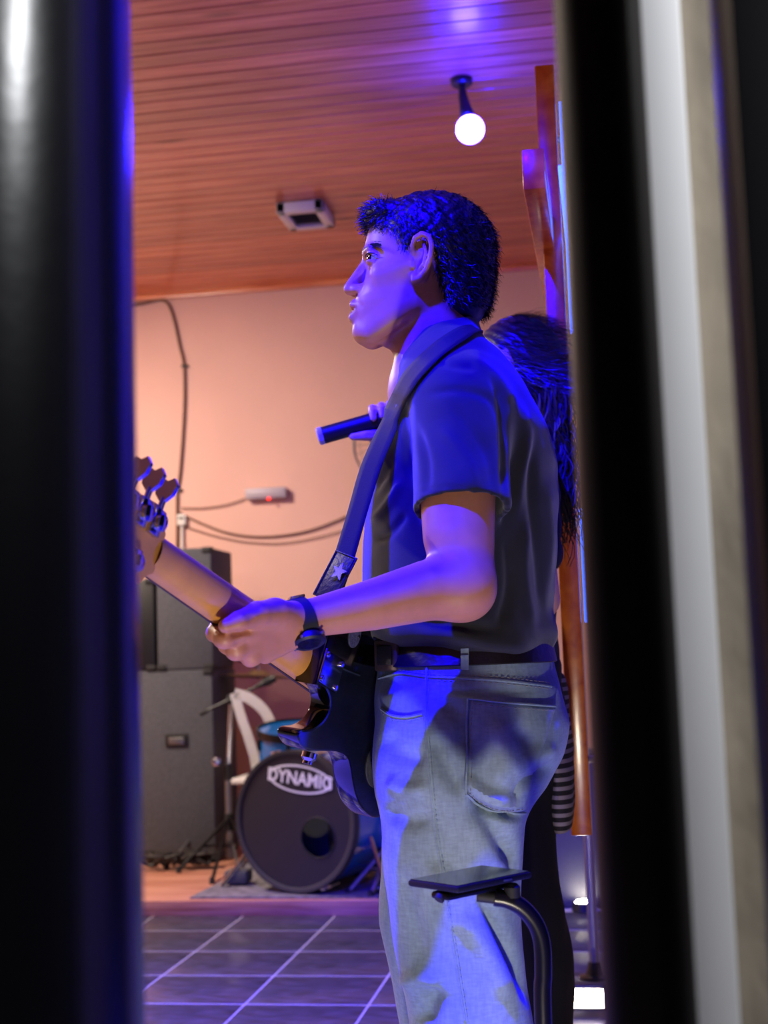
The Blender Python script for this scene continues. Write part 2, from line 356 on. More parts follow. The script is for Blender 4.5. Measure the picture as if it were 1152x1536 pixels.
# second tom at the right of the kit
t2 = atd(548, 1240, 6.05); tom2 = empty('floor_tom', (t2[0]+.05, t2[1], ZS), 'blue floor tom standing beside the bass drum', 'drum')
c2 = np.array([t2[0]+.05, t2[1], 0]); 
MB().lathe(c2+[0, 0, ZS+.14], UP, [(0, .19), (.36, .19)], 48).build('shell', 'drum_blue', tom2)
for zz in (.14, .47): MB().lathe(c2+[0, 0, ZS+zz], UP, [(0, .192), (0, .2), (.03, .2), (.03, .192)], 48, close=False).build('hoop', 'black_metal', tom2)
MB().lathe(c2+[0, 0, ZS+.495], UP, [(0, .0), (0, .192)], 48, close=False).build('drum_head', 'white_plastic', tom2)
for k in range(3):
    a = 2*math.pi*k/3+3.5; rr = np.array([math.cos(a), math.sin(a), 0])
    MB().tube([c2+rr*.205+[0, 0, ZS+.4], c2+rr*.205+[0, 0, ZS+.08], c2+rr*.24+[0, 0, ZS+.008]], .008, 8).build('leg', 'chrome', tom2)
    MB().box(c2+rr*.2+[0, 0, ZS+.3], (.03, .03, .06), bev=.005).build('leg_bracket', 'black_metal', tom2)
# ---- stands
def tripod(t, c, foot_px, mt, r=.008, hub=.2):
    for (px, py) in foot_px:
        f = atz(px, py, ZS+.012)
        lg_ = MB().tube([c+[0, 0, hub], f], r, 8).build('leg', mt, t)
        MB().lathe(f-[0, 0, .01], UP, [(0, .014), (.02, .012), (.03, .008)], 12).build('rubber_foot', 'black_rubber', lg_)
        MB().tube([c+[0, 0, hub*.42], c*.45+f*.55+np.array([0, 0, hub*.45])], r*.7, 6).build('brace', mt, t)
b = atz(345, 1296, ZS); b0 = np.array([b[0], b[1], ZS])
ms = empty('microphone_stand', b0, 'black microphone stand with a tripod base and angled boom beside the bass drum', 'stand')
dS = b0@FV
pv = atd(347, 1049, dS)
MB().tube([b0+[0, 0, .03], b0+[0, 0, .45]], .017, 12).build('lower_tube', 'steel', ms)
MB().tube([b0+[0, 0, .42], pv], .0125, 12).build('upper_tube', 'chrome', ms)
MB().tube([b0+[0, 0, .40], b0+[0, 0, .48]], .02, 12).build('clutch', 'black_rubber', ms)
MB().tube([b0+[0, 0, .16], b0+[0, 0, .24]], .024, 12).build('leg_hub', 'black_rubber', ms)
MB().tube([pv-RV*.02, pv+RV*.02], .024, 12).build('boom_clamp', 'black_rubber', ms)
MB().tube([atd(304, 1069, dS-.02), atd(385, 1030, dS-.02)], .007, 10).build('boom', 'black_metal', ms)
MB().lathe(atd(303, 1070, dS-.02), (atd(385, 1030, dS-.02)-atd(304, 1069, dS-.02)), [(-.01, .012), (.03, .012)], 12).build('counterweight', 'black_rubber', ms)
k1 = atd(325, 1142, dS-.02); MB().lathe(k1, -FV, [(-.01, .012), (.0, .022), (.02, .022), (.024, .014)], 14).build('knob', 'chrome', ms)
tripod(ms, b0, [(268, 1306), (318, 1322), (392, 1300)], 'black_metal', .009, .22)
md = atd(385, 1030, dS-.02); me_ = atd(408, 1019, dS-.02)
mc = empty('drum_microphone', md, 'small black microphone clipped on the boom of the drum stand', 'microphone')
ax_ = (me_-md)/np.linalg.norm(me_-md)
MB().lathe(md, ax_, [(0, .009), (.02, .014), (.06, .018), (.1, .019)], 14).build('body', 'black_satin', mc)
MB().lathe(md, ax_, [(.04, .021), (.075, .023)], 14).build('clip', 'black_rubber', mc)
cb = atz(336, 1280, ZS); c0 = np.array([cb[0], cb[1], ZS]); dC = c0@FV
cs = empty('cymbal_stand', c0, 'chrome cymbal stand with slim pole behind the microphone stand', 'stand')
ctop = atd(340, 985, dC); cc = atd(388, 1013, dC-.15)
MB().tube([c0+[0, 0, .05], c0*[1, 1, 0]+[0, 0, ctop[2]-.2]], .012, 10).build('pole', 'chrome', cs)
MB().tube([c0*[1, 1, 0]+[0, 0, ctop[2]-.22], ctop, cc+[0, 0, .045]], .007, 10).build('boom', 'steel', cs)
MB().tube([cc-[0, 0, .02], cc+[0, 0, .05]], .006, 8).build('wing_nut', 'chrome', cs)
tripod(cs, c0, [(250, 1300), (360, 1312), (330, 1268)], 'steel', .008, .26)
cn = np.array([.05, .06, 1.0]); cy_ = empty('cymbal', cc, 'dark bronze cymbal tilted on the slim chrome stand', 'cymbal')
MB().lathe(cc, cn, [(-.008, .2), (.0, .15), (.006, .06), (.022, .04), (.026, .012), (.024, .012), (.02, .038), (.004, .06), (-.002, .15), (-.0095, .2)], 48, close=False).build('plate', 'brass', cy_)
# hi-hat / pedal legs right of the kick
hb_ = atz(590, 1334, ZS); h0 = np.array([hb_[0], hb_[1], ZS]); hs = empty('hihat_stand', h0, 'chrome pedal stand with folded legs right of the bass drum', 'stand')
MB().tube([h0+[0, 0, .02], h0+[0, 0, .75]], .011, 10).build('pole', 'steel', hs)
tripod(hs, h0, [(522, 1338), (556, 1343), (620, 1338)], 'steel', .011, .2)
MB().box(h0+[-.02, -.05, .03], (.09, .22, .014), bev=.004).build('pedal_board', 'steel', hs)
# white curved chair back behind kit
wc = atd(372, 1090, 6.62); ch = empty('plastic_chair', (wc[0], wc[1], ZS), 'white plastic chair with curved back behind the drum kit', 'chair')
def strip(px, d, w, t, m_, name, par):
    P = spline([atd(x, y, d) for x, y in px], 6); mb = MB()
    for i in range(len(P)-1):
        tt = P[i+1]-P[i]; L = np.linalg.norm(tt); tt /= L; n_ = FV; sd = np.cross(tt, n_); sd /= np.linalg.norm(sd)
        mb.box((P[i]+P[i+1])/2, (L*1.15, w, t), axes=(tt, sd, n_))
    return mb.build(name, m_, par, smooth=False)
strip([(352, 1040), (362, 1075), (374, 1110), (384, 1150), (388, 1230)], 6.62, .045, .02, 'white_plastic', 'leg', ch)
strip([(352, 1040), (375, 1048), (396, 1066), (408, 1090), (412, 1110)], 6.62, .05, .02, 'white_plastic', 'backrest', ch)
strip([(410, 1100), (418, 1160), (422, 1230)], 6.64, .04, .02, 'white_plastic', 'leg', ch)
sp = atd(395, 1170, 6.66); MB().box((sp[0], sp[1]+.12, sp[2]), (.3, .34, .03), bev=.01).build('seat', 'white_plastic', ch)
# rug, cables and pedal on the stage
ra = atz(285, 1349, ZS); rb = atz(640, 1347, ZS); rc = atz(345, 1318, ZS)
rug = MB(); n = 26
poly = [(ra[0], ra[1]), (rb[0]+.1, ra[1]-.02), (rb[0]+.2, 6.6), (rc[0]-.1, 6.5), (rc[0], rc[1])]
rug.prism(poly, (0, 0, 0), (1, 0, 0), (0, 1, 0), UP, ZS+.0015, ZS+.009)
tag(rug.build('rug', 'rug', smooth=False), 'worn grey rug spread on the stage under the drum kit', 'rug')
pd = atz(358, 1326, ZS+.01); pe = empty('effects_pedal', (pd[0], pd[1], ZS+.010), 'small grey pedal box on the rug before the bass drum', 'pedal')
MB().box(pd+[0, 0, .035], (.1, .11, .055), bev=.008).build('case', 'carpet_grey', pe)
MB().lathe(pd+[0, -.02, .062], UP, [(0, .012), (.014, .012), (.016, .009)], 12).build('switch', 'chrome', pe)
for k, (px, py, R_, lab) in enumerate([(238, 1302, .1, 'black cable coil on the stage by the tall speaker, nearest the column'), (278, 1300, .09, 'looser black cable coil on the stage beside the tripod foot'), (306, 1300, .06, 'small tangle of black cable behind the tripod legs')]):
    q = atz(px, py, ZS+.01); P = []
    for i in range(90):
        a = i*.28; rr = R_*(.55+.45*math.sin(i*.37+k)); P.append(q+np.array([math.cos(a)*rr*1.25, math.sin(a)*rr*.7, .012+.055*abs(math.sin(i*.21+k*2))]))
    tag(MB().tube(P, .009, 6).build('cable_coil', 'cable'), lab, 'cable')
# ---- wall things
yw = YW-.012
def wall_cable(pts, r, label, y=yw, name='wall_cable'):
    return tag(MB().tube(spline([aty(x, y_, y) for x, y_ in pts], 8), r, 6).build(name, 'cable_brown'), label, 'cable')
wall_cable([(190, 459), (215, 455), (240, 450), (253, 457), (262, 482), (270, 520), (276, 547), (277, 600), (274, 660), (270, 710), (266, 740), (266, 800), (265, 835)], .0085, 'thick dark cable running down the peach wall from the ceiling')
wall_cable([(268, 768), (300, 784), (345, 800), (395, 805), (450, 799), (500, 783), (560, 755)], .005, 'thin cable sagging along the wall under the white box', name='sagging_cable')
wall_cable([(272, 788), (320, 803), (370, 813), (430, 814), (500, 800), (560, 780)], .003, 'lower fainter cable sagging along the wall', name='sagging_cable')
wall_cable([(272, 762), (305, 762), (340, 757), (368, 748)], .0035, 'thin wire leading to the white wall box', name='signal_wire')
for (px, py, lab) in ((277, 549, 'small black clip holding the thick wall cable where it bends straight down'), (268, 735, 'small black clip holding the thick wall cable above the junction box')):
    q = aty(px, py, yw); tag(MB().box(q, (.04, .02, .012), bev=.003).build('cable_clip', 'black_satin'), lab, 'clip', 'clips on the thick wall cable')
jb = aty(273, 780, YW-.02); je = empty('junction_box', (jb[0], YW-.002, jb[2]-.03), 'small grey junction box on the wall above the stacked cabinet', 'box')
MB().box(jb, (.05, .036, .06), bev=.006).build('box', 'white_plastic', je)
MB().tube([jb-[0, 0, .03], aty(274, 840, YW-.02)], .008, 8).build('conduit', 'white_plastic', je)
MB().box(jb+[0, -.02, .01], (.03, .008, .012), bev=.002).build('cover', 'black_satin', je)
ca, cb_ = aty(369, 742, YW-.03), aty(430, 738, YW-.03); cw = (ca+cb_)/2
rt = empty('wall_box', (cw[0], YW-.002, cw[2]-.03), 'slim white box with a red light on the peach wall', 'box')
MB().box(cw, (cb_[0]-ca[0], .055, .058), bev=.008).build('case', 'grey_plastic', rt)
MB().lathe(aty(403, 747, YW-.062), -UP, [(0, .007), (.008, .006), (.011, .002)], 10).build('indicator_light', 'led_red', rt)
MB().box(cw+[0, -.029, .0], (cb_[0]-ca[0]-.03, .003, .03), bev=.001).build('front_panel', 'grey_plastic', rt)
fcn = aty(592, 668, YW-.2); fan = empty('wall_fan', (fcn[0], YW-.002, fcn[2]-.2), 'round wall fan with wire cage behind the microphone', 'fan')
RF = .215; yv = np.array([0, -1.0, 0])
for rr_, t in ((RF, 0), (RF*.985, .05), (RF*.8, .075), (RF*.55, .085), (RF*.3, .09)):
    P = [fcn+yv*t+np.array([math.cos(a), 0, math.sin(a)])*rr_ for a in np.linspace(0, 2*math.pi, 49)]
    MB().tube(P, .005 if rr_ > .2 else .002, 6, cap=False).build('cage_ring', 'steel', fan)
for k in range(28):
    a = 2*math.pi*k/28; u = np.array([math.cos(a), 0, math.sin(a)])
    MB().tube([fcn+u*RF, fcn+yv*.05+u*RF*.985, fcn+yv*.085+u*RF*.5, fcn+yv*.09+u*.04], .0018, 5).build('cage_wire', 'steel', fan)
MB().lathe(fcn+yv*.085, yv, [(0, .045), (.012, .04)], 20).build('cage_cap', 'black_satin', fan)
for k in range(3):
    a = 2*math.pi*k/3; mb = MB(); vsb = []
    for i in range(7):
        for j in range(3):
            r_ = .04+.15*i/6; aa = a+(j-1)*.42*(.6+.5*math.sin(i/6*2.4)); vsb.append(fcn+np.array([math.cos(aa)*r_, .03*(j-1)-.02, math.sin(aa)*r_]))
    fsb = [(i*3+j, i*3+j+1, i*3+j+4, i*3+j+3) for i in range(6) for j in range(2)]
    mb.add(vsb, fsb); mb.build('blade', 'grille_dark', fan)
MB().lathe(fcn+yv*.02, -yv, [(0, .045), (.1, .05), (.13, .03)], 20).build('motor', 'black_satin', fan)
MB().tube([fcn-yv*.12, fcn-yv*.13-UP*.06, (fcn[0], YW-.006, fcn[2]-.1)], .018, 10).build('bracket', 'black_satin', fan)
# ---- ceiling vent
va, vb = atz(421, 311, ZC-.03), atz(490, 308, ZC-.03); vc = atz(459, 324, ZC-.03); vw_ = vb[0]-va[0]
ve = empty('ceiling_vent', (vc[0], vc[1], ZC-.05), 'square white vent with dark grille on the wooden ceiling', 'vent')
hw = vw_/2+.006; v0 = np.array([vc[0], vc[1], ZC-.028])
for sx, sy in ((-1, 0), (1, 0), (0, -1), (0, 1)):
    MB().box(v0+[sx*(hw-.022), sy*(hw+.03-.022), 0], (.044 if sx else hw*2, .044 if sy else hw*2+.06, .05), bev=.006).build('frame', 'white_plastic', ve)
MB().box(v0+[0, 0, .012], (hw*2-.05, hw*2, .012)).build('backing', 'grille_dark', ve)
for k in range(7): MB().box(v0+[0, -hw+.03+k*(hw*2-.06)/6, -.008], (hw*2-.08, .012, .004), axes=((1, 0, 0), (0, .8, .6), (0, -.6, .8))).build('slat', 'grille_dark', ve)
# ---- blue spot lamp on ceiling
bs = atz(692, 118, ZC); lamp = empty('spot_lamp', (bs[0], bs[1], ZC-.2), 'ceiling spot lamp shining bright blue', 'lamp')
dL = bs@FV; bf = atd(705, 194, dL-.06); bk = atd(698, 162, dL-.0)
MB().lathe(bs-[0, 0, .002], -UP, [(0, .04), (.018, .04), (.024, .034)], 24).build('ceiling_base', 'lamp_housing_blue', lamp)
MB().tube([bs-[0, 0, .02], atd(694, 140, dL)], .013, 12).build('stem', 'lamp_housing_blue', lamp)
MB().lathe(atd(694, 140, dL), UP, [(-.014, .004), (-.01, .014), (.01, .014), (.014, .004)], 14).build('joint', 'lamp_housing_blue', lamp)
ad = (CAM+np.array([-.25, 1.3, .6]))-bf; ad /= np.linalg.norm(ad)
st = atd(694, 142, dL); axl = bf-st; LL = np.linalg.norm(axl); axl /= LL
hs_ = MB(); hs_.tube([st, st+axl*LL*.3, st+axl*LL*.55, bf-ad*.06, bf-ad*.026], [.016, .02, .026, .036, .044], 24); hs_.build('lamp_shell', 'lamp_housing_blue', lamp)
MB().lathe(bf-ad*.024, ad, [(0, .0), (0, .046), (.016, .05), (.03, .046), (.041, .033), (.047, .016), (.049, 0)], 32, close=False).build('bulb_face', 'lamp_blue', lamp)
# ---- wooden cross with blue led strips on the right wall
XC = -0.048; dcr = 2.86
def xr(px, py, d): return atd(px, py, d)
pt_ = atd(824, 108, dcr); pb_ = atd(866, 1250, dcr)
cr = empty('wooden_cross', ((pb_[0]+pt_[0])/2, pb_[1], pb_[2]), 'orange varnished wooden cross mounted on the side wall, edged with blue light', 'cross')
xm = (pt_[0]+pb_[0])/2; ym = pb_[1]
TK = .042
MB().box((xm, ym, (pt_[2]+pb_[2])/2), (TK, .075, pt_[2]-pb_[2]), bev=.003).build('upright', 'cross_wood', cr)
zb1 = atd(836, 374, dcr-.04)[2]; bm_h = .078
near = 2.45
MB().box((xm-.018, ym, zb1+bm_h/2), (TK, 2*(ym-near), bm_h), bev=.003).build('crossbar', 'cross_wood', cr)
for (y0, y1) in ((160, 505), (765, 935)):
    za, zb = atd(850, y0, dcr)[2], atd(850, y1, dcr)[2]
    MB().box((xm+TK/2+.014, ym-.02, (za+zb)/2), (.014, .012, za-zb), bev=.003).build('led_strip', 'led_blue', cr)
MB().box((xm+TK/2+.012, ym-.02, zb1+bm_h/2), (.012, 2*(ym-near)-.06, .014), bev=.003).build('led_strip', 'led_blue', cr)
for zz in (pb_[2]+.15, pt_[2]-.15): MB().tube([(xm+TK/2-.005, ym+.02, zz), (XR-.002, ym+.02, zz)], .008, 8).build('wall_pin', 'steel', cr)
# ---- floor flood lights, grey cabinet and post at the right
def flood(px, py, z, w, h, label, d=None):
    g = atz(px, py, z); f = empty('flood_light', (g[0], g[1], .008), label, 'lamp')
    MB().box((g[0], g[1]+.025, z), (w+.02, .04, h+.02), bev=.005).build('housing', 'black_satin', f)
    MB().box((g[0], g[1]+.003, z), (w, .006, h), bev=.002).build('glass', 'lamp_white', f)
    for sx in (-1, 1): MB().box((g[0]+sx*(w/2+.016), g[1]+.025, z/2+.008), (.006, .02, z-.001)).build('bracket', 'black_satin', f)
flood(881, 1498, .065, .098, .05, 'bright white flood light on the floor at the foot of the grey post')
ug = atz(876, 1357, .03); uf = empty('uplight', (ug[0], ug[1], .008), 'small round white uplight on the floor before the grey cabinet', 'lamp')
MB().lathe((ug[0], ug[1], .008), UP, [(0, .05), (.03, .045), (.034, .038), (.028, .036)], 28).build('housing', 'black_satin', uf)
MB().lathe((ug[0], ug[1], .0385), UP, [(0, .034), (.006, .03), (.009, .0)], 28, close=False).build('lens', 'lamp_white', uf)
gc = cabinet('speaker_cabinet', 'speckled grey cabinet on the floor behind the small uplight', 812, 898, .008, .62, .3, yf=5.62)
gp = atz(893, 1467, .006); gpo = empty('metal_post', (gp[0], gp[1], .007), 'slim grey metal post standing by the flood light', 'post')
MB().tube([(gp[0], gp[1], .02), (gp[0], gp[1], 1.2)], .0165, 16).build('tube', 'steel', gpo)
MB().lathe((gp[0], gp[1], .007), UP, [(0, .05), (.006, .05), (.012, .03), (.05, .019)], 24).build('base_plate', 'black_metal', gpo)
# ================================================================== implicit surfaces -> one continuous mesh
def smin(a, b, k):
    h = np.clip(0.5+0.5*(b-a)/k, 0, 1); return b*(1-h)+a*h-k*h*(1-h)
def smax(a, b, k): return -smin(-a, -b, k)
def rcone(p, a, b, ra, rb):
    a = np.asarray(a, float); ab = np.asarray(b, float)-a
    t = np.clip(((p-a)@ab)/(ab@ab), 0, 1)
    return np.linalg.norm(p-a-t[:, None]*ab, axis=1)-(ra+(rb-ra)*t)
def chain(p, pts, rs, k=0.0):
    d = None
    for i in range(len(pts)-1):
        e = rcone(p, pts[i], pts[i+1], rs[i], rs[i+1]); d = e if d is None else (np.minimum(d, e) if k == 0 else smin(d, e, k))
    return d
def ell(p, c, r):
    q = p-np.asarray(c, float); r = np.asarray(r, float)
    k0 = np.linalg.norm(q/r, axis=1); k1 = np.linalg.norm(q/(r*r), axis=1)+1e-9
    return k0*(k0-1)/k1
def polysdf(P, poly):
    poly = np.asarray(poly, float); d = np.full(len(P), 1e9); s = np.zeros(len(P), bool); n = len(poly)
    for i in range(n):
        a, b = poly[i], poly[(i+1) % n]; e = b-a; w = P-a
        t = np.clip((w@e)/(e@e), 0, 1); d = np.minimum(d, np.sum((w-t[:, None]*e)**2, 1))
        c = ((a[1] > P[:, 1]) != (b[1] > P[:, 1])); den = (b[1]-a[1]) if abs(b[1]-a[1]) > 1e-9 else 1e-9
        s ^= c & (P[:, 0] < (b[0]-a[0])*(P[:, 1]-a[1])/den+a[0])
    return np.sqrt(d)*np.where(s, -1, 1)
def isomesh(fn, lo, hi, h, B=10):
    lo = np.asarray(lo, float); n = np.ceil((np.asarray(hi)-lo)/h/B).astype(int)
    G = n*B+1; V = np.empty(G, np.float32)
    ci = np.stack(np.meshgrid(*[np.arange(k) for k in n], indexing='ij'), -1).reshape(-1, 3)
    cv = fn(lo+(ci*B+B/2)*h); lim = B*h*0.87*1.5+2*h
    near = np.abs(cv) < lim
    off = np.stack(np.meshgrid(*[np.arange(B+1)]*3, indexing='ij'), -1).reshape(-1, 3)
    V[:] = 1.0
    for c, v in zip(ci[~near], cv[~near]):
        if v < 0: V[c[0]*B:c[0]*B+B+1, c[1]*B:c[1]*B+B+1, c[2]*B:c[2]*B+B+1] = -1.0
    cs = ci[near]
    for s in range(0, len(cs), 200):
        idx = (cs[s:s+200, None, :]*B+off[None]).reshape(-1, 3)
        V[idx[:, 0], idx[:, 1], idx[:, 2]] = fn(lo+idx*h)
    I = V < 0
    cnt = sum(I[a:G[0]-1+a, b:G[1]-1+b, c:G[2]-1+c].astype(np.int8) for a in (0, 1) for b in (0, 1) for c in (0, 1))
    act = np.argwhere((cnt > 0) & (cnt < 8)); vid = np.full(G-1, -1, np.int32); vid[act[:, 0], act[:, 1], act[:, 2]] = np.arange(len(act))
    acc = np.zeros((len(act), 3)); num = np.zeros(len(act))
    cor = [(a, b, c) for a in (0, 1) for b in (0, 1) for c in (0, 1)]
    for x in cor:
        for ax in range(3):
            if x[ax]: continue
            y = list(x); y[ax] = 1
            v0 = V[act[:, 0]+x[0], act[:, 1]+x[1], act[:, 2]+x[2]]; v1 = V[act[:, 0]+y[0], act[:, 1]+y[1], act[:, 2]+y[2]]
            mk = (v0 < 0) != (v1 < 0); t = np.where(mk, v0/np.where(mk, v0-v1, 1), 0)
            pos = np.array(x, float)[None].repeat(len(act), 0); pos[:, ax] += t
            acc += pos*mk[:, None]; num += mk
    verts = lo+(act+acc/num[:, None])*h; faces = []
    for ax in range(3):
        b, c = (ax+1) % 3, (ax+2) % 3
        sl = [slice(None)]*3; sl2 = [slice(None)]*3
        sl[ax] = slice(0, -1); sl2[ax] = slice(1, None)
        X = I[tuple(sl)] != I[tuple(sl2)]; e = np.argwhere(X)
        e = e[(e[:, b] > 0) & (e[:, c] > 0) & (e[:, b] < G[b]-1) & (e[:, c] < G[c]-1)]
        q = []
        for db, dc_ in ((-1, -1), (0, -1), (0, 0), (-1, 0)):
            k = e.copy(); k[:, b] += db; k[:, c] += dc_; q.append(vid[k[:, 0], k[:, 1], k[:, 2]])
        q = np.stack(q, 1); ins = I[e[:, 0], e[:, 1], e[:, 2]]
        q[~ins] = q[~ins][:, ::-1]; faces.append(q)
    return verts, np.concatenate(faces)
def normals(V, F):
    a = V[F[:, 2]]-V[F[:, 0]]; b = V[F[:, 3]]-V[F[:, 1]]; n = np.cross(a, b); N_ = np.zeros_like(V)
    for k in range(4): np.add.at(N_, F[:, k], n)
    return N_/(np.linalg.norm(N_, axis=1)[:, None]+1e-12)
def relax(V, F, it=1, lam=0.5):
    for _ in range(it):
        A = np.zeros_like(V); c = np.zeros(len(V))
        for k in range(4):
            for j in (1, 3): np.add.at(A, F[:, k], V[F[:, (k+j) % 4]]); np.add.at(c, F[:, k], 1)
        V = V+lam*(A/np.maximum(c, 1)[:, None]-V)
    return V
def sculpt(V, F, strokes, facing=True):
    """press or raise real surface along traced lines: (points px, width px, height m)"""
    N_ = normals(V, F); px, py = proj(V); P = np.stack([px, py], 1)
    view = CAM-V; view /= np.linalg.norm(view, axis=1)[:, None]; fac = np.clip((N_*view).sum(1)*2.5, 0, 1) if facing else 1
    D = np.zeros(len(V))
    for pts, w, amp in strokes:
        best = np.full(len(V), 1e9); pts = np.array(pts, float)
        if len(pts) > 2: pts = np.array(spline([tuple(p)+(0,) for p in pts], 5))[:, :2]
        L = 0; tot = np.sum(np.linalg.norm(np.diff(pts, axis=0), axis=1)); tb = np.zeros(len(V))
        for i in range(len(pts)-1):
            a, e = pts[i], pts[i+1]-pts[i]; t = np.clip(((P-a)@e)/(e@e+1e-9), 0, 1); q = np.linalg.norm(P-a-t[:, None]*e, axis=1)
            m_ = q < best; best = np.where(m_, q, best); tb = np.where(m_, (L+t*np.linalg.norm(e))/tot, tb); L += np.linalg.norm(e)
        D += amp*np.exp(-(best/w)**2)*np.clip(np.minimum(tb, 1-tb)*5+.15, 0, 1)
    return V+N_*(D*fac)[:, None]
def wave(V, F, amp, freq, seed, dirs=7, zst=1.0):
    r = np.random.default_rng(seed); N_ = normals(V, F); D = np.zeros(len(V))
    for _ in range(dirs):
        k = r.normal(size=3)*freq; k[2] *= zst; D += np.sin(V@k+r.uniform(0, 6.28)+1.5*np.sin(V@(r.normal(size=3)*freq*.6)))
    return V+N_*(D*amp/dirs**.5)[:, None]
def mesh_obj(name, V, F, material, parent, attr=None):
    me = bpy.data.meshes.new(name); Mi = np.array(parent.matrix_world.inverted())
    L_ = (np.c_[V, np.ones(len(V))]@Mi.T)[:, :3]
    F = np.asarray(F)
    me.vertices.add(len(V)); me.vertices.foreach_set('co', L_.astype(np.float32).ravel())
    k = F.shape[1]; me.loops.add(F.size); me.loops.foreach_set('vertex_index', F.astype(np.int32).ravel())
    me.polygons.add(len(F)); me.polygons.foreach_set('loop_start', np.arange(0, F.size, k, dtype=np.int32)); me.polygons.foreach_set('loop_total', np.full(len(F), k, np.int32))
    me.update(calc_edges=True); me.validate(); me.shade_smooth()
    me.materials.append(MATS[material] if isinstance(material, str) else material)
    if attr is not None:
        at = me.attributes.new('tint', 'FLOAT_COLOR', 'POINT'); at.data.foreach_set('color', np.c_[attr, np.ones(len(attr))].astype(np.float32).ravel())
    ob = bpy.data.objects.new(name, me); C.objects.link(ob); ob.parent = parent; ob.matrix_world = parent.matrix_world.copy(); return ob
def vcoord(p): return np.stack([p@RV, p@FV, p[:, 2]], 1)         # world -> (right, forward, up)
class Loft:
    """upright tube: table rows (py, px front, px back, half width m) read at forward distance d"""
    def __init__(s, rows, d, p=2.3, grow=0.0):
        A = [(atd(f, y, d), atd(b, y, d), w) for y, f, b, w in rows]
        z = np.array([(a[2]+b[2])/2 for a, b, w in A]); o = np.argsort(z); s.z = z[o]
        s.f = np.array([a@RV for a, b, w in A])[o]-grow; s.b = np.array([b@RV for a, b, w in A])[o]+grow; s.w = np.array([w for a, b, w in A])[o]+grow; s.d = d; s.p = p
        zz = np.linspace(s.z[0], s.z[-1], 160); ker = np.hanning(13); ker /= ker.sum()
        sm = lambda y: np.convolve(np.pad(np.interp(zz, s.z, y), 6, mode='edge'), ker, 'valid')
        s.z, s.f, s.b, s.w = zz, sm(s.f), sm(s.b), sm(s.w)
    def at(s, z): return np.interp(z, s.z, s.f), np.interp(z, s.z, s.b), np.interp(z, s.z, s.w)
    def __call__(s, p, cap=0.02):
        q = vcoord(p); f, b, w = s.at(q[:, 2]); a = (b-f)/2; x = (q[:, 0]-(f+b)/2)/a; y = (q[:, 1]-s.d)/w
        rr = (np.abs(x)**s.p+np.abs(y)**s.p)**(1/s.p); d = (rr-1)*np.minimum(a, w)
        return smax(d, np.maximum(q[:, 2]-s.z[-1], s.z[0]-q[:, 2]), cap)
    def ring(s, z, n=64, grow=0.0):
        f, b, w = s.at(z); a = (b-f)/2+grow; w = w+grow; out = []
        for k in range(n):
            t = 2*math.pi*k/n; c, si = math.cos(t), math.sin(t)
            out.append(vw((f+b)/2+a*np.sign(c)*abs(c)**(2/s.p), s.d+w*np.sign(si)*abs(si)**(2/s.p), z))
        return out
# ------------------------------------------------------------------ cloth and skin materials
def skin_mat(name, base, rough=.45):
    M = bpy.data.materials.new(name); M.use_nodes = True; nt = M.node_tree; b = nt.nodes['Principled BSDF']; L = nt.links.new
    at = nt.nodes.new('ShaderNodeAttribute'); at.attribute_name = 'tint'
    tc = nt.nodes.new('ShaderNodeTexCoord'); n = nt.nodes.new('ShaderNodeTexNoise'); n.inputs['Scale'].default_value = 60; n.inputs['Detail'].default_value = 4
    L(tc.outputs['Object'], n.inputs['Vector'])
    mx = nt.nodes.new('ShaderNodeMix'); mx.data_type = 'RGBA'; mx.blend_type = 'MULTIPLY'; mx.inputs[0].default_value = 1
    r = nt.nodes.new('ShaderNodeValToRGB'); r.color_ramp.elements[0].color = tuple(x*.88 for x in lin(base)[:3])+(1,); r.color_ramp.elements[1].color = tuple(min(1, x*1.1) for x in lin(base)[:3])+(1,)
    L(n.outputs['Fac'], r.inputs[0]); L(r.outputs[0], mx.inputs[6]); L(at.outputs['Color'], mx.inputs[7]); L(mx.outputs[2], b.inputs['Base Color'])
    b.inputs['Roughness'].default_value = rough; b.inputs['Subsurface Weight'].default_value = .12; b.inputs['Subsurface Radius'].default_value = (.012, .004, .002); b.inputs['Subsurface Scale'].default_value = .5
    bp = nt.nodes.new('ShaderNodeBump'); bp.inputs['Strength'].default_value = .08; bp.inputs['Distance'].default_value = .001
    n3 = nt.nodes.new('ShaderNodeTexNoise'); n3.inputs['Scale'].default_value = 700; L(tc.outputs['Object'], n3.inputs['Vector']); L(n3.outputs['Fac'], bp.inputs['Height']); L(bp.outputs[0], b.inputs['Normal'])
    MATS[name] = M
skin_mat('skin', '#c4855c'); skin_mat('skin_pale', '#cf9c84')
mat('hair_black', '#0d0a0b', 0.42, spec=.6); mat('hair_brown', '#1b1113', 0.4, spec=.6)
mat('tee_black', '#111117', 0.85, var=0.15, scale=40, bump=0.25, bscale=900, sheen=.25)
mat('black_cloth', '#09090b', 0.9, var=0.2, scale=30, bump=0.2, bscale=500)
mat('strap_web', '#0b0b11', 0.75, bump=0.5, bscale=500, stretch=(1, 1, 4))
mat('leather', '#17161a', 0.4, bump=0.25, bscale=180); mat('belt_leather', '#1a120f', 0.4, bump=.2, bscale=120)
mat('star_white', '#b9b6cf', 0.5); mat('thread', '#8e8d80', 0.8); mat('thread_dark', '#38424a', 0.8)
mat('eye_white', '#b8b0a8', 0.2); mat('iris', '#120a07', 0.15)
mat('body_black', '#040406', 0.12, coat=.8); mat('plate_chrome', '#9a9aa4', 0.16, 1.0); mat('fretboard', '#2a1710', .5)
mat('glass_black', '#060608', 0.06, coat=.5); mat('buckle_metal', '#6a5a58', 0.3, .8)
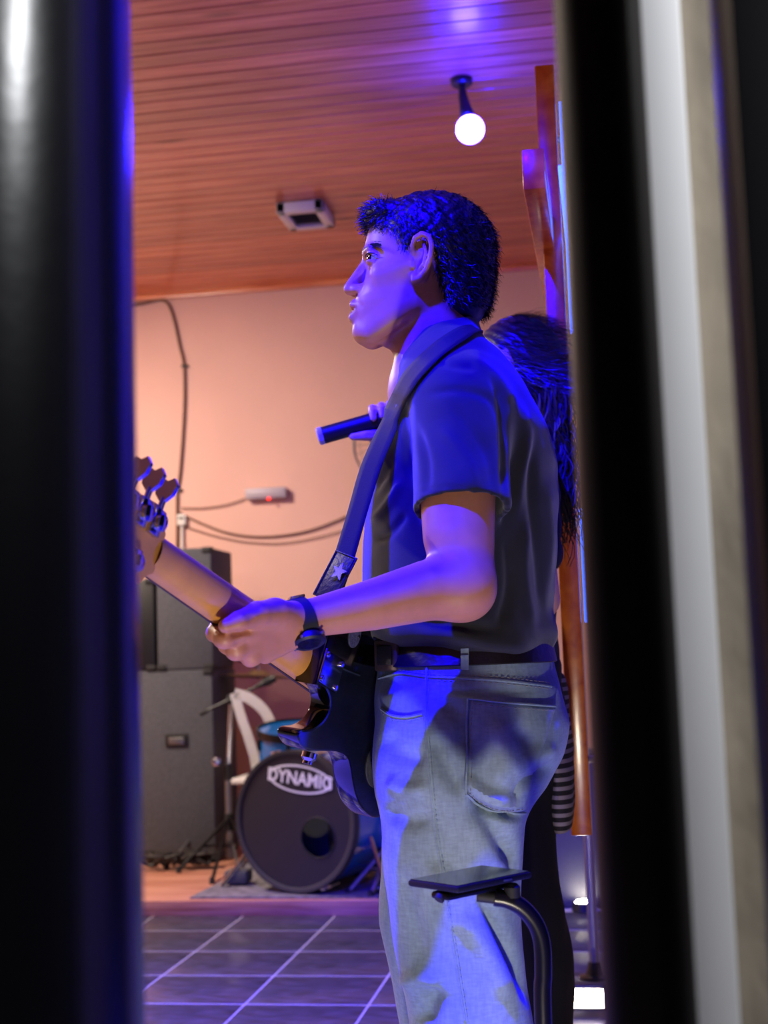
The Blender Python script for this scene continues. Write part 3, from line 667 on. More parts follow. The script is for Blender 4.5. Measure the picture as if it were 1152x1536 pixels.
def denim():
    M = bpy.data.materials.new('denim'); M.use_nodes = True; nt = M.node_tree; b = nt.nodes['Principled BSDF']; L = nt.links.new
    tc = nt.nodes.new('ShaderNodeTexCoord')
    def noise(sc, st, det=4):
        mp = nt.nodes.new('ShaderNodeMapping'); mp.inputs['Scale'].default_value = st; L(tc.outputs['Object'], mp.inputs['Vector'])
        n = nt.nodes.new('ShaderNodeTexNoise'); n.inputs['Scale'].default_value = sc; n.inputs['Detail'].default_value = det; L(mp.outputs[0], n.inputs['Vector']); return n
    a = noise(7, (1, 1, .6)); f = noise(220, (1, 1, .22)); g = noise(300, (.25, .25, 1))
    r = nt.nodes.new('ShaderNodeValToRGB'); r.color_ramp.elements[0].color = lin('#617a88'); r.color_ramp.elements[1].color = lin('#9bb0b5'); r.color_ramp.elements[0].position = .28; r.color_ramp.elements[1].position = .72
    L(a.outputs['Fac'], r.inputs[0])
    ad = nt.nodes.new('ShaderNodeMath'); ad.operation = 'ADD'; L(f.outputs['Fac'], ad.inputs[0]); L(g.outputs['Fac'], ad.inputs[1])
    mr = nt.nodes.new('ShaderNodeMapRange'); mr.inputs[1].default_value = .75; mr.inputs[2].default_value = 1.25; mr.inputs[3].default_value = .86; mr.inputs[4].default_value = 1.12; L(ad.outputs[0], mr.inputs[0])
    hv = nt.nodes.new('ShaderNodeHueSaturation'); L(r.outputs[0], hv.inputs['Color']); L(mr.outputs[0], hv.inputs['Value']); L(hv.outputs[0], b.inputs['Base Color'])
    b.inputs['Roughness'].default_value = .9; b.inputs['Sheen Weight'].default_value = .1
    bp = nt.nodes.new('ShaderNodeBump'); bp.inputs['Strength'].default_value = .35; bp.inputs['Distance'].default_value = .001; L(ad.outputs[0], bp.inputs['Height']); L(bp.outputs[0], b.inputs['Normal'])
    MATS['denim'] = M
denim()
# ================================================================== the bass player
D0 = 2.05
def A(px, py, v=0.0): return atd(px, py, D0+v)
gb = A(660, 1900); player = empty('person', (gb[0], gb[1], .008), 'dark-haired person in black t-shirt and faded jeans playing a black bass guitar', 'person')
HO = A(640, 400); EX = (A(660, 400)-A(620, 400))/40; EY = (A(640, 420)-A(640, 380))/40; UN = np.linalg.norm(EX); EZ = FV*UN
HM = np.linalg.inv(np.stack([EX, EY, EZ], 1))
def hpx(p): q = (p-HO)@HM.T; q[:, 0] += 640; q[:, 1] += 400; return q      # world -> head units (px, py, depth px)
def hw_(x, y, z): return HO+EX*(x-640)+EY*(y-400)+EZ*z
FY = np.array([330, 345, 360, 375, 385, 395, 408, 425, 440, 450, 460, 470, 480, 490, 500, 508, 514, 520])
FX = np.array([560, 553, 549, 546, 545.5, 549, 550, 545, 538, 533, 531, 531, 531, 531, 533, 537, 545, 560])
FW = np.array([50, 57, 62, 65, 66, 67, 67, 66, 64, 62, 60, 57, 54, 50, 45, 40, 34, 25])
def head_sdf(p):
    q = hpx(p); sym = q.copy(); sym[:, 2] = -np.abs(q[:, 2])
    d = ell(q, (650, 378, 0), (90, 80, 72))
    f = np.interp(q[:, 1], FY, FX); w = np.interp(q[:, 1], FY, FW); cx = 622.0
    a = np.where(q[:, 0] < cx, cx-f, 45.0); x = (q[:, 0]-cx)/a; y = q[:, 2]/w
    pw = np.where(q[:, 0] < cx, 2.0, 2.3); face = ((np.abs(x)**pw+np.abs(y)**pw)**(1/pw)-1)*np.minimum(a, w)
    jaw = q[:, 1]-(521-(q[:, 0]-548)*.5)                                   # lower edge of jaw rises towards the ear
    face = smax(smax(face, jaw*.87, 12), 335-q[:, 1], 10)
    d = smin(d, face, 14)
    d = smin(d, ell(q, (543, 499, 0), (11, 14, 20)), 10)                     # chin
    d = smin(d, rcone(sym, (612, 468, -46), (558, 506, -22), 13, 11), 18)     # jaw line
    d = smin(d, rcone(sym, (572, 422, -42), (606, 414, -58), 11, 9), 20)     # cheekbone
    d = smin(d, rcone(sym, (550, 383, -12), (556, 385, -36), 6, 6), 9)        # brow
    d = smax(d, -ell(sym, (547, 399, -36), (13, 10, 17)), 8)                  # socket
    d = smin(d, rcone(q, (549, 394, 0), (525.5, 433, 0), 6.5, 10), 8)           # nose
    d = smin(d, rcone(sym, (534, 437, -10), (543, 437, -16), 8, 7), 5)        # nostril wing
    d = smax(d, -rcone(sym, (526, 445.5, -8), (535, 444, -11), 3.2, 3.6), 2.5)
    d = smin(d, rcone(sym, (532, 458, -4), (544, 465, -20), 7.2, 3.5), 5)      # upper lip
    d = smin(d, rcone(sym, (531.5, 476.5, -4), (544, 470, -19), 8.0, 3.5), 6)    # lower lip
    d = smax(d, -rcone(sym, (524, 467, 0), (545, 466.5, -22), 1.2, 1.6), 2)
    lid = ell(sym, (563, 398, -33), (14.5, 13.5, 14.5)); slit = np.maximum(np.abs(q[:, 1]-(397.5+(q[:, 0]-555)*.14))-3.3, sym[:, 0]-565)
    d = smin(d, smax(lid, -slit, 1.5), 3)
    # ear
    e = smin(ell(sym, (633, 410, -66), (12, 30, 9)), ell(sym, (622, 434, -69), (8, 9, 6)), 6)
    hel = chain(sym, [(620, 404, -70), (617, 392, -75), (621, 381, -79), (631, 376, -83), (641, 381, -86), (645, 394, -87), (643, 412, -85), (637, 427, -80), (628, 438, -75), (619, 440, -71)], [3.5, 3.6, 4, 4.2, 4.2, 4.2, 4.1, 4, 5, 4.5])
    ant = chain(sym, [(634, 391, -79), (637, 403, -80), (634, 417, -79), (627, 426, -75)], [2.8, 3.3, 3.4, 3])
    tra = rcone(sym, (617, 413, -71), (618, 421, -72), 4, 4)
    e = smin(smin(smin(e, hel, 3), ant, 3), tra, 3)
    e = smax(e, -ell(sym, (627, 409, -75), (5.5, 10, 6)), 3)
    return smin(d, e, 4)*UN
def neck_sdf(p, g=0.0):
    q = hpx(p); return smin(rcone(q, (652, 440, 0), (662, 590, 0), 52+g, 60+g), rcone(q, (585, 508, 0), (640, 515, 0), 14+g, 40+g), 16)*UN
# guitar axes (needed by the hand)
GH = atd(480, 1003, 1.90); GN = atd(241, 836, 1.47); GA = (GN-GH)/np.linalg.norm(GN-GH); GL = np.linalg.norm(GN-GH)
ge = UP-GA*(UP@GA); ge /= np.linalg.norm(ge); gz = np.cross(GA, ge)
if gz@FV > 0: gz = -gz                                          # back of the instrument, towards the player and camera
tw = math.radians(12); GE = ge*math.cos(tw)+gz*math.sin(tw); GZ = gz*math.cos(tw)-ge*math.sin(tw)
def G(x, y, z): return GH+GA*x+GE*y+GZ*z
shl, elb, wri = A(690, 612, -.175), atd(694, 884, 1.80), atd(448, 931, 1.71)
HAND = [
 [(448, 931, 1.71), (405, 935, 1.675), (336, 957, 1.61), (322, 950, 1.635), (333, 925, 1.672), (352, 912, 1.675)],
 [(448, 935, 1.712), (408, 950, 1.685), (354, 975, 1.64), (340, 968, 1.675), (352, 940, 1.705), (368, 928, 1.70)],
 [(448, 940, 1.715), (412, 962, 1.695), (376, 985, 1.665), (364, 980, 1.705), (374, 955, 1.73), (388, 944, 1.725)],
 [(448, 942, 1.718), (416, 966, 1.70), (398, 981, 1.69), (390, 980, 1.72), (398, 962, 1.742), (408, 954, 1.74)]]
HR = [[.022, .0185, .0125, .0105, .0095, .008], [.022, .018, .0125, .0105, .0095, .008], [.021, .017, .012, .010, .009, .0078], [.02, .016, .011, .009, .008, .007]]
THUMB = [(440, 926, 1.70), (412, 920, 1.662), (386, 922, 1.628), (358, 932, 1.597), (338, 939, 1.588)]
TR = [.019, .0185, .0155, .0118, .0085]
P3 = lambda L_: [atd(*t) for t in L_]
HANDP = [P3(f) for f in HAND]; THP = P3(THUMB)
shr, elr, wrr = A(690, 606, .19), A(735, 860, .27), A(560, 1010, .24)
FRP = [[wrr, A(525, 1020+8*k, .22+.012*k), A(490, 1030+10*k, .2+.012*k), A(478, 1050+9*k, .19+.012*k)] for k in range(4)]
def body_sdf(p):
    hq = p-HO; d = np.full(len(p), 1.0); z = p[:, 2]
    up_ = z > 1.32
    if up_.any(): d[up_] = smin(head_sdf(p[up_]), neck_sdf(p[up_]), 12*UN)
    t = smin(rcone(p, A(665, 590), A(690, 900), .085, .10), rcone(p, shl, shr, .045, .045), .04); d = smin(d, t, .03)
    arm = smin(chain(p, [shl, A(690, 700, -.20), elb], [.052, .050, .041]), rcone(p, A(672, 690, -.2), A(675, 800, -.235), .035, .03), .03)
    fo = chain(p, [elb+UP*.004, atd(640, 886, 1.782), atd(560, 907, 1.75), wri], [.040, .040, .033, .0225]); arm = smin(arm, fo, .022)
    d = smin(d, arm, .02)
    near = np.linalg.norm(p-atd(390, 945, 1.66), axis=1) < .16
    if near.any():
        pn = p[near]; h = d[near]
        palm = chain(pn, HANDP[0][:3], HR[0][:3])
        for k in (1, 2, 3): palm = smin(palm, chain(pn, HANDP[k][:3], HR[k][:3]), .010)
        th = chain(pn, THP, TR, .004)
        fi = chain(pn, HANDP[0][2:], HR[0][2:], .003)
        for k in (1, 2, 3): fi = np.minimum(fi, chain(pn, HANDP[k][2:], HR[k][2:], .003))
        palm = smin(palm, fi, .005); palm = smin(palm, th, .008)
        d[near] = smin(h, palm, .012)
    ra_ = smin(chain(p, [shr, elr], [.05, .041]), chain(p, [elr, wrr], [.039, .023]), .02)
    for k in range(4): ra_ = smin(ra_, chain(p, FRP[k], [.016, .014, .0095, .008]), .006)
    ra_ = smin(ra_, chain(p, [wrr, A(520, 1000, .2), A(500, 1000, .17)], [.018, .014, .009]), .008)
    return smin(d, ra_, .02)
def bbox(pts, m_): P = np.array(pts); return P.min(0)-m_, P.max(0)+m_
lo, hi = bbox([A(505, 280, -.1), A(760, 280, .1), atd(300, 1010, 1.56), A(735, 860, .32), elb, A(690, 900)], .045); lo[2] = 1.0; hi[2] = A(640, 290)[2]+.01
BV, BF = isomesh(body_sdf, lo, hi, .0027)
BV = sculpt(BV, BF, [
    ([(527, 449), (536, 452), (545, 462)], 3, -.0009), ([(558, 415), (549, 420), (545, 425)], 4, -.0008),
    ([(345, 953), (362, 949), (380, 946)], 3.5, -.0045), ([(322, 945), (338, 952)], 3, -.003), ([(352, 968), (375, 962)], 5, -.002),
    ([(590, 500), (600, 530), (612, 560)], 12, -.003), ([(640, 470), (618, 520), (610, 556)], 9, .004),
    ([(540, 905), (640, 885)], 14, .0015),
    ([(396, 918), (380, 925)], 4, .001), ([(371, 922), (374, 932)], 3, -.0008), ([(331, 933), (340, 934)], 4, .0007)])
bx_, by_ = proj(BV); tint = np.ones((len(BV), 3)); hq = hpx(BV)
def paint(mask, c): tint[:] = tint*(1-mask[:, None])+np.array(c)*mask[:, None]
lipm = np.exp(-((hq[:, 1]-467)/9.5)**4)*np.exp(-((hq[:, 0]-528)/13)**4)*(np.abs(hq[:, 2]) < 22)
paint(lipm*.8, (.82, .5, .52))
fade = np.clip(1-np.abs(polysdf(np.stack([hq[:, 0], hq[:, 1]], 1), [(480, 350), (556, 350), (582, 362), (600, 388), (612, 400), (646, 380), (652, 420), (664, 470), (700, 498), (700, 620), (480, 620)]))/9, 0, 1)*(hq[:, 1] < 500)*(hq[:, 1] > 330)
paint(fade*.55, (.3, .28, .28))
brm = np.exp(-((hq[:, 1]-(382-(hq[:, 0]-555)*-.1))/3.2)**2)*(hq[:, 0] > 542)*(hq[:, 0] < 572)*(np.abs(hq[:, 2]) > 10); paint(brm*.85, (.12, .09, .08))
stub = np.clip(1-np.hypot((hq[:, 0]-545)/34, (hq[:, 1]-495)/26), 0, 1)*.18; paint(stub, (.6, .55, .55))
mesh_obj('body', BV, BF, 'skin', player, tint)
for s_ in (-1, 1):
    ec = hw_(563, 398, 34*s_); eo = MB().lathe(ec, EX, [(-11.6*UN*math.cos(t), 11.6*UN*math.sin(t)) for t in np.linspace(0.02, math.pi-.02, 18)], 24).build('eye', 'eye_white', player)
    ia = -EX*.85/UN+EZ*.52*s_/UN; ia /= np.linalg.norm(ia)
    MB().lathe(ec, ia, [(10.6*UN, 6.2*UN), (11.7*UN, 4.4*UN), (12.2*UN, 0)], 20, close=False).build('iris', 'iris', eo)
for s_ in (-1, 1):
    lp = [hw_(x, y, z*s_) for x, y, z in ((548.0, 395, 30), (549.5, 393, 37), (554, 392.6, 44), (561, 394.5, 49.5), (567, 398, 51))]
    MB().tube(spline(lp, 4), [.0013*(1-.5*abs(k-8)/8) for k in range(17)], 6).build('eyelashes', 'hair_black', player)
    eb = MB(); r5 = np.random.default_rng(4)
    for k in range(150):
        t = r5.uniform(0, 1); x = 543.5+25*t; y = 381.5-3.5*math.sin(t*2.4)+4*t+r5.normal()*1.5; z = (16+40*t**.8)*s_
        p_ = hw_(x, y, z); q_ = hw_(x+5, y-1.0+3*t, z+5*s_)
        # drop onto the brow
        eb.tube([p_, q_], [.00055, .0002], 4)
    ebo = eb.build('eyebrow', 'hair_black', player)
# ---- hair
FACE = [(470, 350), (551, 349), (566, 350), (582, 358), (595, 374), (604, 396), (611, 398), (616, 380), (628, 371), (646, 376), (651, 400), (655, 432), (664, 464), (688, 494), (716, 506), (716, 620), (470, 620)]
def hair_sdf(p):
    q = hpx(p); d = ell(q, (648, 373, 0), (95, 84, 79))
    d = smin(d, ell(q, (684, 425, 0), (55, 62, 63)), 20); d = smin(d, ell(q, (575, 327, 0), (30, 24, 46)), 14)
    d = smin(d, rcone(q, (690, 450, -20), (690, 450, 20), 38, 38), 16)
    r = np.clip((490-q[:, 1])/60, .0, 1)
    fc = polysdf(q[:, :2], FACE); d = smax(d, -fc+0.0, 5)
    cl = 1.6*np.sin(q[:, 0]*.31+2*np.sin(q[:, 1]*.17))*np.sin(q[:, 1]*.27+1.3*np.sin(q[:, 2]*.2))+1.2*np.sin(q[:, 0]*.55+q[:, 2]*.6)*np.sin(q[:, 1]*.5+q[:, 2]*.3)
    return (d-cl*r)*UN
lo, hi = bbox([hw_(530, 275, -90), hw_(755, 510, 90)], .02)
HV, HF = isomesh(hair_sdf, lo, hi, .003)
hair = mesh_obj('hair', HV, HF, 'hair_black', player)
def strands(V, F, n, L0, flow, thick, seed, segs=4, curl=.5, mask=None):
    r = np.random.default_rng(seed); N_ = normals(V, F); c = V[F].mean(1); nn = N_[F].mean(1)
    idx = np.arange(len(F)) if mask is None else np.where(mask(c, nn))[0]
    pick = r.choice(idx, n); ws = r.dirichlet(np.ones(4), n); p = (V[F[pick]]*ws[:, :, None]).sum(1); nn = nn[pick]; nn /= np.linalg.norm(nn, axis=1)[:, None]+1e-9
    L = L0*r.uniform(.55, 1.25, n); dirn = flow(p, nn, r); dirn /= np.linalg.norm(dirn, axis=1)[:, None]
    side = np.cross(dirn, nn); side /= np.linalg.norm(side, axis=1)[:, None]+1e-9
    ph = r.uniform(0, 6.28, n); fr = r.uniform(.6, 1.6, n)
    vs = []; 
    for i in range(segs+1):
        t = i/segs; x = p-nn*.001+dirn*(L*t)[:, None]+nn*(L*.35*math.sin(t*2.2)*(1-.5*t))[:, None]+side*(np.sin(ph+fr*t*5)*L*curl*.35*t)[:, None]
        w = thick*(1-.85*t); vs += [x-side*w, x+side*w*.5+nn*w*.8]
    vs = np.stack(vs, 1); K = 2*(segs+1); o = (np.arange(n)*K)[:, None]
    fs = np.concatenate([o+np.array([[2*i, 2*i+1, 2*i+3, 2*i+2]]) for i in range(segs)])
    return vs.reshape(-1, 3), fs
def flow_head(p, nn, r):
    q = hpx(p); fr = np.clip((600-q[:, 0])/60, 0, 1)[:, None]
    base = -EX/UN*.9+EY/UN*.15; back = EX/UN*.25+EY/UN*.7
    return base*fr+back*(1-fr)+nn*(.12+.3*fr)+r.normal(size=(len(p), 3))*(.28+.2*fr)
SV, SF = strands(HV, HF, 15000, .013, flow_head, .0008, 3, mask=lambda c, n_: hpx(c)[:, 1] < 470)
so = mesh_obj('hair_strands', SV, SF, 'hair_black', player); so['kind'] = 'stuff'; so.parent = hair; so.matrix_world = player.matrix_world.copy()
# ---- t-shirt
TEE = Loft([(505, 632, 712, .07), (522, 622, 726, .095), (545, 608, 752, .135), (580, 596, 778, .17), (620, 580, 802, .185), (660, 565, 822, .19), (700, 556, 833, .185), (760, 548, 836, .18), (820, 543, 834, .175), (870, 541, 830, .172), (920, 541, 828, .172), (948, 546, 828, .17), (966, 562, 824, .165), (980, 610, 795, .15)], D0)
hemc = atd(683, 770, 1.82); sax = (elb-shl); sax /= np.linalg.norm(sax)
cpl = A(602, 563); cpr = A(692, 489); cn_ = np.cross(cpr-cpl, FV); cn_ /= np.linalg.norm(cn_); cn_ *= np.sign(cn_[2])
def tee_sdf(p):
    d = TEE(p, .015)
    for sgn, sh, el_ in ((-1, shl, elb), (1, shr, elr)):
        d = smin(d, chain(p, [A(668, 545, .02*sgn), A(672, 572, .085*sgn), sh], [.045, .05, .062]), .05)
        ax_ = (el_-sh)/np.linalg.norm(el_-sh); end = sh+ax_*.155
        sl = rcone(p, sh, sh+ax_*.24, .066, .0665); cut = (p-end)@ax_
        sl = smax(sl, cut, .004); d = smin(d, sl, .018)
        hol = smax(rcone(p, sh+ax_*.05, sh+ax_*.3, .057, .0585), -((p-(end-ax_*.045))@ax_), .004); d = smax(d, -hol, .004)
    d = smin(d, chain(p, [A(700, 955, -.155), A(760, 962, -.13), A(806, 958, -.06), A(812, 956, .05)], [.014, .024, .026, .02]), .03)
    nk = smax(neck_sdf(p, 6.5), (p-cpl)@cn_, .004); d = smin(d, nk, .025)
    return d
lo, hi = bbox([A(530, 480, -.33), A(860, 990, .36), shl, shr], .05); lo[2] = A(600, 990)[2]-.03; hi[2] = A(690, 470)[2]
TV, TF = isomesh(tee_sdf, lo, hi, .0042)
TV = relax(TV, TF, 1, .4)
TV = wave(TV, TF, .0013, 38, 5)
TV = sculpt(TV, TF, [
    ([(612, 745), (650, 733), (700, 732), (752, 748)], 3, -.0014), ([(625, 640), (640, 690), (640, 740)], 7, -.004), ([(612, 600), (610, 660), (616, 720)], 6, -.006),
    ([(640, 590), (690, 585), (735, 600), (752, 640)], 6, -.003), ([(735, 560), (752, 600), (757, 680), (756, 740)], 6, -.007), ([(700, 530), (745, 565), (775, 610)], 8, .004),
    ([(775, 600), (790, 660), (778, 720), (772, 780)], 10, .008), ([(800, 650), (797, 740), (808, 840), (815, 930)], 8, -.007), ([(790, 780), (785, 860), (800, 950)], 9, .006),
    ([(590, 690), (570, 720), (558, 740)], 6, -.005), ([(605, 720), (580, 760), (556, 785)], 7, .006), ([(610, 770), (585, 800), (560, 810)], 6, -.005),
    ([(760, 800), (765, 880), (745, 950)], 9, -.007), ([(620, 948), (680, 952), (740, 965), (800, 968)], 9, .008), ([(600, 930), (680, 938), (760, 945)], 9, -.006),
    ([(820, 720), (828, 800), (820, 900)], 8, .005), ([(660, 640), (700, 690), (715, 740)], 9, .003), ([(680, 610), (730, 680), (740, 735)], 8, -.003), ([(640, 520), (670, 545), (720, 552)], 8, -.003)])
tee = mesh_obj('t_shirt', TV, TF, 'tee_black', player)
# collar rib
ccn = (cpl+cpr)/2; t1 = cpr-cpl; hl = np.linalg.norm(t1)/2; t1 /= 2*hl
MB().tube([ccn+t1*hl*1.03*math.cos(a)+FV*.074*math.sin(a)-cn_*.004+UP*(-.012*(1-math.cos(2*a))/2) for a in np.linspace(0, 2*math.pi, 49)], .0065, 8, cap=False).build('collar', 'tee_black', tee)
# ---- jeans
HIP = Loft([(958, 578, 820, .15), (985, 569, 826, .16), (1040, 561, 837, .178), (1085, 561, 846, .185), (1130, 563, 838, .185), (1180, 568, 815, .18), (1230, 590, 770, .15)], D0)
LEGN = Loft([(1040, 585, 815, .06), (1090, 568, 838, .085), (1140, 566, 828, .098), (1190, 569, 806, .102), (1240, 573, 786, .1), (1300, 576, 779, .098), (1400, 588, 783, .096), (1480, 604, 792, .096), (1536, 615, 801, .097), (1800, 650, 815, .1), (2085, 668, 830, .105)], D0-.092)
LEGF = Loft([(1060, 580, 800, .07), (1150, 570, 800, .095), (1250, 574, 775, .095), (1310, 571, 765, .092), (1370, 565, 760, .09), (1440, 578, 765, .09), (1536, 603, 775, .09), (1800, 645, 800, .095), (1945, 655, 805, .1)], D0+.098)
def jean_sdf(p): return smin(smin(HIP(p), LEGN(p, .01), .03), LEGF(p, .01), .025)
lo, hi = bbox([A(545, 955, -.24), A(870, 955, .25), A(545, 1800, -.2), A(870, 1500, .24)], .02); lo[2] = .02; hi[2] = A(600, 950)[2]
JV, JF = isomesh(jean_sdf, lo, hi, .0045)
JV = relax(JV, JF, 1, .4); JV = wave(JV, JF, .0022, 24, 11)
JV = sculpt(JV, JF, [
    ([(702, 1188), (725, 1212), (752, 1222), (785, 1222)], 7, -0.0195), ([(700, 1200), (740, 1240), (775, 1300)], 14, -0.0150), ([(690, 1165), (725, 1195), (770, 1205)], 11, 0.0105),
    ([(832, 1150), (800, 1165), (780, 1180), (775, 1210)], 8, -0.0120), ([(835, 1120), (790, 1140), (765, 1155)], 12, 0.0090), ([(770, 1085), (788, 1120), (780, 1160)], 11, -0.0090), ([(740, 1080), (760, 1130), (745, 1180)], 12, 0.0075),
    ([(650, 1100), (670, 1150), (700, 1190)], 14, -0.0105), ([(650, 1040), (690, 1075), (700, 1130)], 12, -0.0075), ([(760, 1250), (772, 1280), (778, 1330)], 8, -0.0105),
    ([(720, 1345), (745, 1390), (775, 1450), (800, 1510)], 9, -0.0180), ([(690, 1370), (730, 1430), (760, 1500)], 16, 0.0120), ([(655, 1480), (640, 1510), (630, 1540)], 20, -0.0180), ([(600, 1480), (625, 1470), (660, 1480)], 14, 0.0090),
    ([(575, 1100), (600, 1130), (640, 1140)], 14, -0.0075), ([(580, 1170), (610, 1185), (645, 1180)], 13, 0.0075), ([(575, 1215), (615, 1230), (650, 1225)], 14, -0.0075),
    ([(650, 1030), (720, 1040), (800, 1035)], 6, -0.0045), ([(640, 1300), (680, 1340), (690, 1400)], 16, 0.0090), ([(600, 1300), (620, 1380), (635, 1450)], 14, -0.0075)])
jeans = mesh_obj('jeans', JV, JF, 'denim', player)
bvJ = BVHTree.FromPolygons([tuple(v) for v in JV], [tuple(f) for f in JF])
def hit(bv, px, py, off=0.0):
    q = ray(px, py); q = q/np.linalg.norm(q); h = bv.ray_cast(Vector(CAM), Vector(q))
    return None if h[0] is None else np.array(h[0])+np.array(h[1])*off
def on_surface(bv, pts, off, n=6):
    out = [hit(bv, p[0], p[1], off) for p in spline([tuple(p)+(0,) for p in pts], n)]; out = [o for o in out if o is not None]
    for _ in range(4):
        if len(out) > 4: out = [out[0]]+[(out[i-1]+out[i]*2+out[i+1])/4 for i in range(1, len(out)-1)]+[out[-1]]
    return out
def dense(P, step):
    out = [P[0]]
    for a, b in zip(P[:-1], P[1:]):
        k = max(1, int(np.linalg.norm(b-a)/step)); out += [a+(b-a)*(i+1)/k for i in range(k)]
    return out
def seam(name, pts, r, m_, off=.0008, n=8):
    P = on_surface(bvJ, pts, off, n)
    if len(P) > 2: return MB().tube(P, r, 6).build(name, m_, jeans)
def stitches(pts, m_='thread', n=14):
    P = dense(on_surface(bvJ, pts, .0016, n), .0016); mb = MB()
    for i in range(0, len(P)-2, 4): mb.tube([P[i], P[i+1], P[i+2]] if i+2 < len(P) else P[i:i+2], .0006, 4)
    o = mb.build('stitching', m_, jeans); o['kind'] = 'stuff'; return o
SIDE = [(641, 990), (639, 1040), (638, 1090), (645, 1170), (653, 1250), (664, 1320), (675, 1390), (686, 1460), (697, 1530)]
seam('side_seam', SIDE, .0021, 'denim'); stitches([(x+5, y) for x, y in SIDE], 'denim')
WB = [(569, 1018), (600, 1010), (641, 1016), (700, 1018), (760, 1022), (826, 1030)]
seam('waistband_edge', WB, .0022, 'denim'); stitches([(x, y-5) for x, y in WB[1:]]); stitches([(x, y+4) for x, y in WB[1:]])
FP = [(573, 1063), (588, 1073), (610, 1076), (634, 1071)]
seam('pocket_edge', FP, .0025, 'denim'); stitches([(x, y+5) for x, y in FP]); stitches([(x, y-3) for x, y in FP])
# back pocket: a patch of cloth lying on the seat
def patch(bv, corners, nu, nv, off, t):
    c = [np.array(q, float) for q in corners]; top, bot = [], []
    for i in range(nu+1):
        for j in range(nv+1):
            u, v = i/nu, j/nv; q = (c[0]*(1-u)+c[1]*u)*(1-v)+(c[3]*(1-u)+c[2]*u)*v + (np.array([0, 12.0])*math.sin(math.pi*u)*v)
            h = hit(bv, q[0], q[1], off); top.append(h)
    return top
pts = patch(bvJ, [(703, 1049), (832, 1060), (786, 1214), (702, 1188)], 22, 24, .0028, 0)
if all(p is not None for p in pts):
    nv = 25; fs = [(i*nv+j, (i+1)*nv+j, (i+1)*nv+j+1, i*nv+j+1) for i in range(22) for j in range(24)]
    bp_ = MB().add(pts, fs).build('back_pocket', 'denim', jeans); sm_ = bp_.modifiers.new('s', 'SOLIDIFY'); sm_.thickness = .003; sm_.offset = -1
BPO = [(702, 1049), (760, 1055), (830, 1061)]
for pl in (BPO, [(702, 1049), (701, 1110), (700, 1188)], [(700, 1188), (722, 1208), (750, 1218), (786, 1217)]):
    P = on_surface(bvJ, pl, .0042, 10)
    if len(P) > 2: MB().tube(P, .0018, 6).build('pocket_hem', 'denim', jeans)
def st2(pl):
    P = dense(on_surface(bvJ, pl, .0046, 14), .0016); mb = MB()
    for i in range(0, len(P)-2, 4): mb.tube(P[i:i+3], .0006, 4)
    o = mb.build('stitching', 'thread', jeans); o['kind'] = 'stuff'
st2([(x, y+7) for x, y in BPO]); st2([(709, 1052), (708, 1110), (707, 1186)]); st2([(706, 1186), (726, 1202), (752, 1211), (784, 1211)])
# ---- belt
zb0, zb1_ = A(600, 1000)[2], A(600, 964)[2]
BELT = HIP; bn = 72; mbb = MB(); rings = []
for zz, g in ((zb0, .003), (zb0+.0015, .0055), (zb1_-.0015, .0055), (zb1_, .003)): rings += BELT.ring(zz, bn, g)
mbb.add(rings, [(i*bn+j, i*bn+(j+1) % bn, (i+1)*bn+(j+1) % bn, (i+1)*bn+j) for i in range(3) for j in range(bn)])
belt = mbb.build('belt', 'belt_leather', player)
bkc = atd(580, 983, D0-.10); bkn = -FV*.75-RV*.66; bku = np.cross(UP, bkn)
MB().box(bkc, (.045, .008, .046), axes=(bku, bkn, UP), bev=.004).build('buckle', 'buckle_metal', belt)
MB().box(bkc+bkn*.005, (.028, .004, .028), axes=(bku, bkn, UP), bev=.002).build('buckle_plate', 'leather', belt)
bvB = BVHTree.FromPolygons([tuple(v) for v in mbb.v], mbb.f)
for px_ in (697,):
    P = [hit(bvB, px_, y, .004) for y in (965, 975, 985, 995)]; P = [q for q in P if q is not None]; q_ = hit(bvJ, px_, 1004, .001)
    if q_ is not None: P.append(q_)
    if len(P) > 2:
        mb = MB()
        for a, b in zip(P[:-1], P[1:]): mb.box((a+b)/2, (.011, .003, np.linalg.norm(b-a)*1.1), axes=(RV, FV, UP))
        mb.build('belt_loop', 'denim', jeans, smooth=False)
# ---- shoes
for v_, (px_, py_), nm in ((-.092, (640, 2060), 's'), (.098, (632, 1930), 's')):
    s0 = A(px_, py_, v_); s0 = np.array([s0[0], s0[1], 0]); f = -RV
    def shoe(p, s0=s0, f=f):
        b = s0+f*.02; d = smin(rcone(p, b-f*.10+UP*.055, b+f*.10+UP*.045, .045, .04), rcone(p, b-f*.09+UP*.06, b-f*.08+UP*.13, .04, .042), .04)
        return smax(d, .012-p[:, 2], .006)
    l_, h_ = bbox([s0-f*.17, s0+f*.2+UP*.2], .07); l_[2] = -.01
    sv, sf = isomesh(shoe, l_, h_, .008); mesh_obj('shoe', sv, sf, 'black_satin', player)
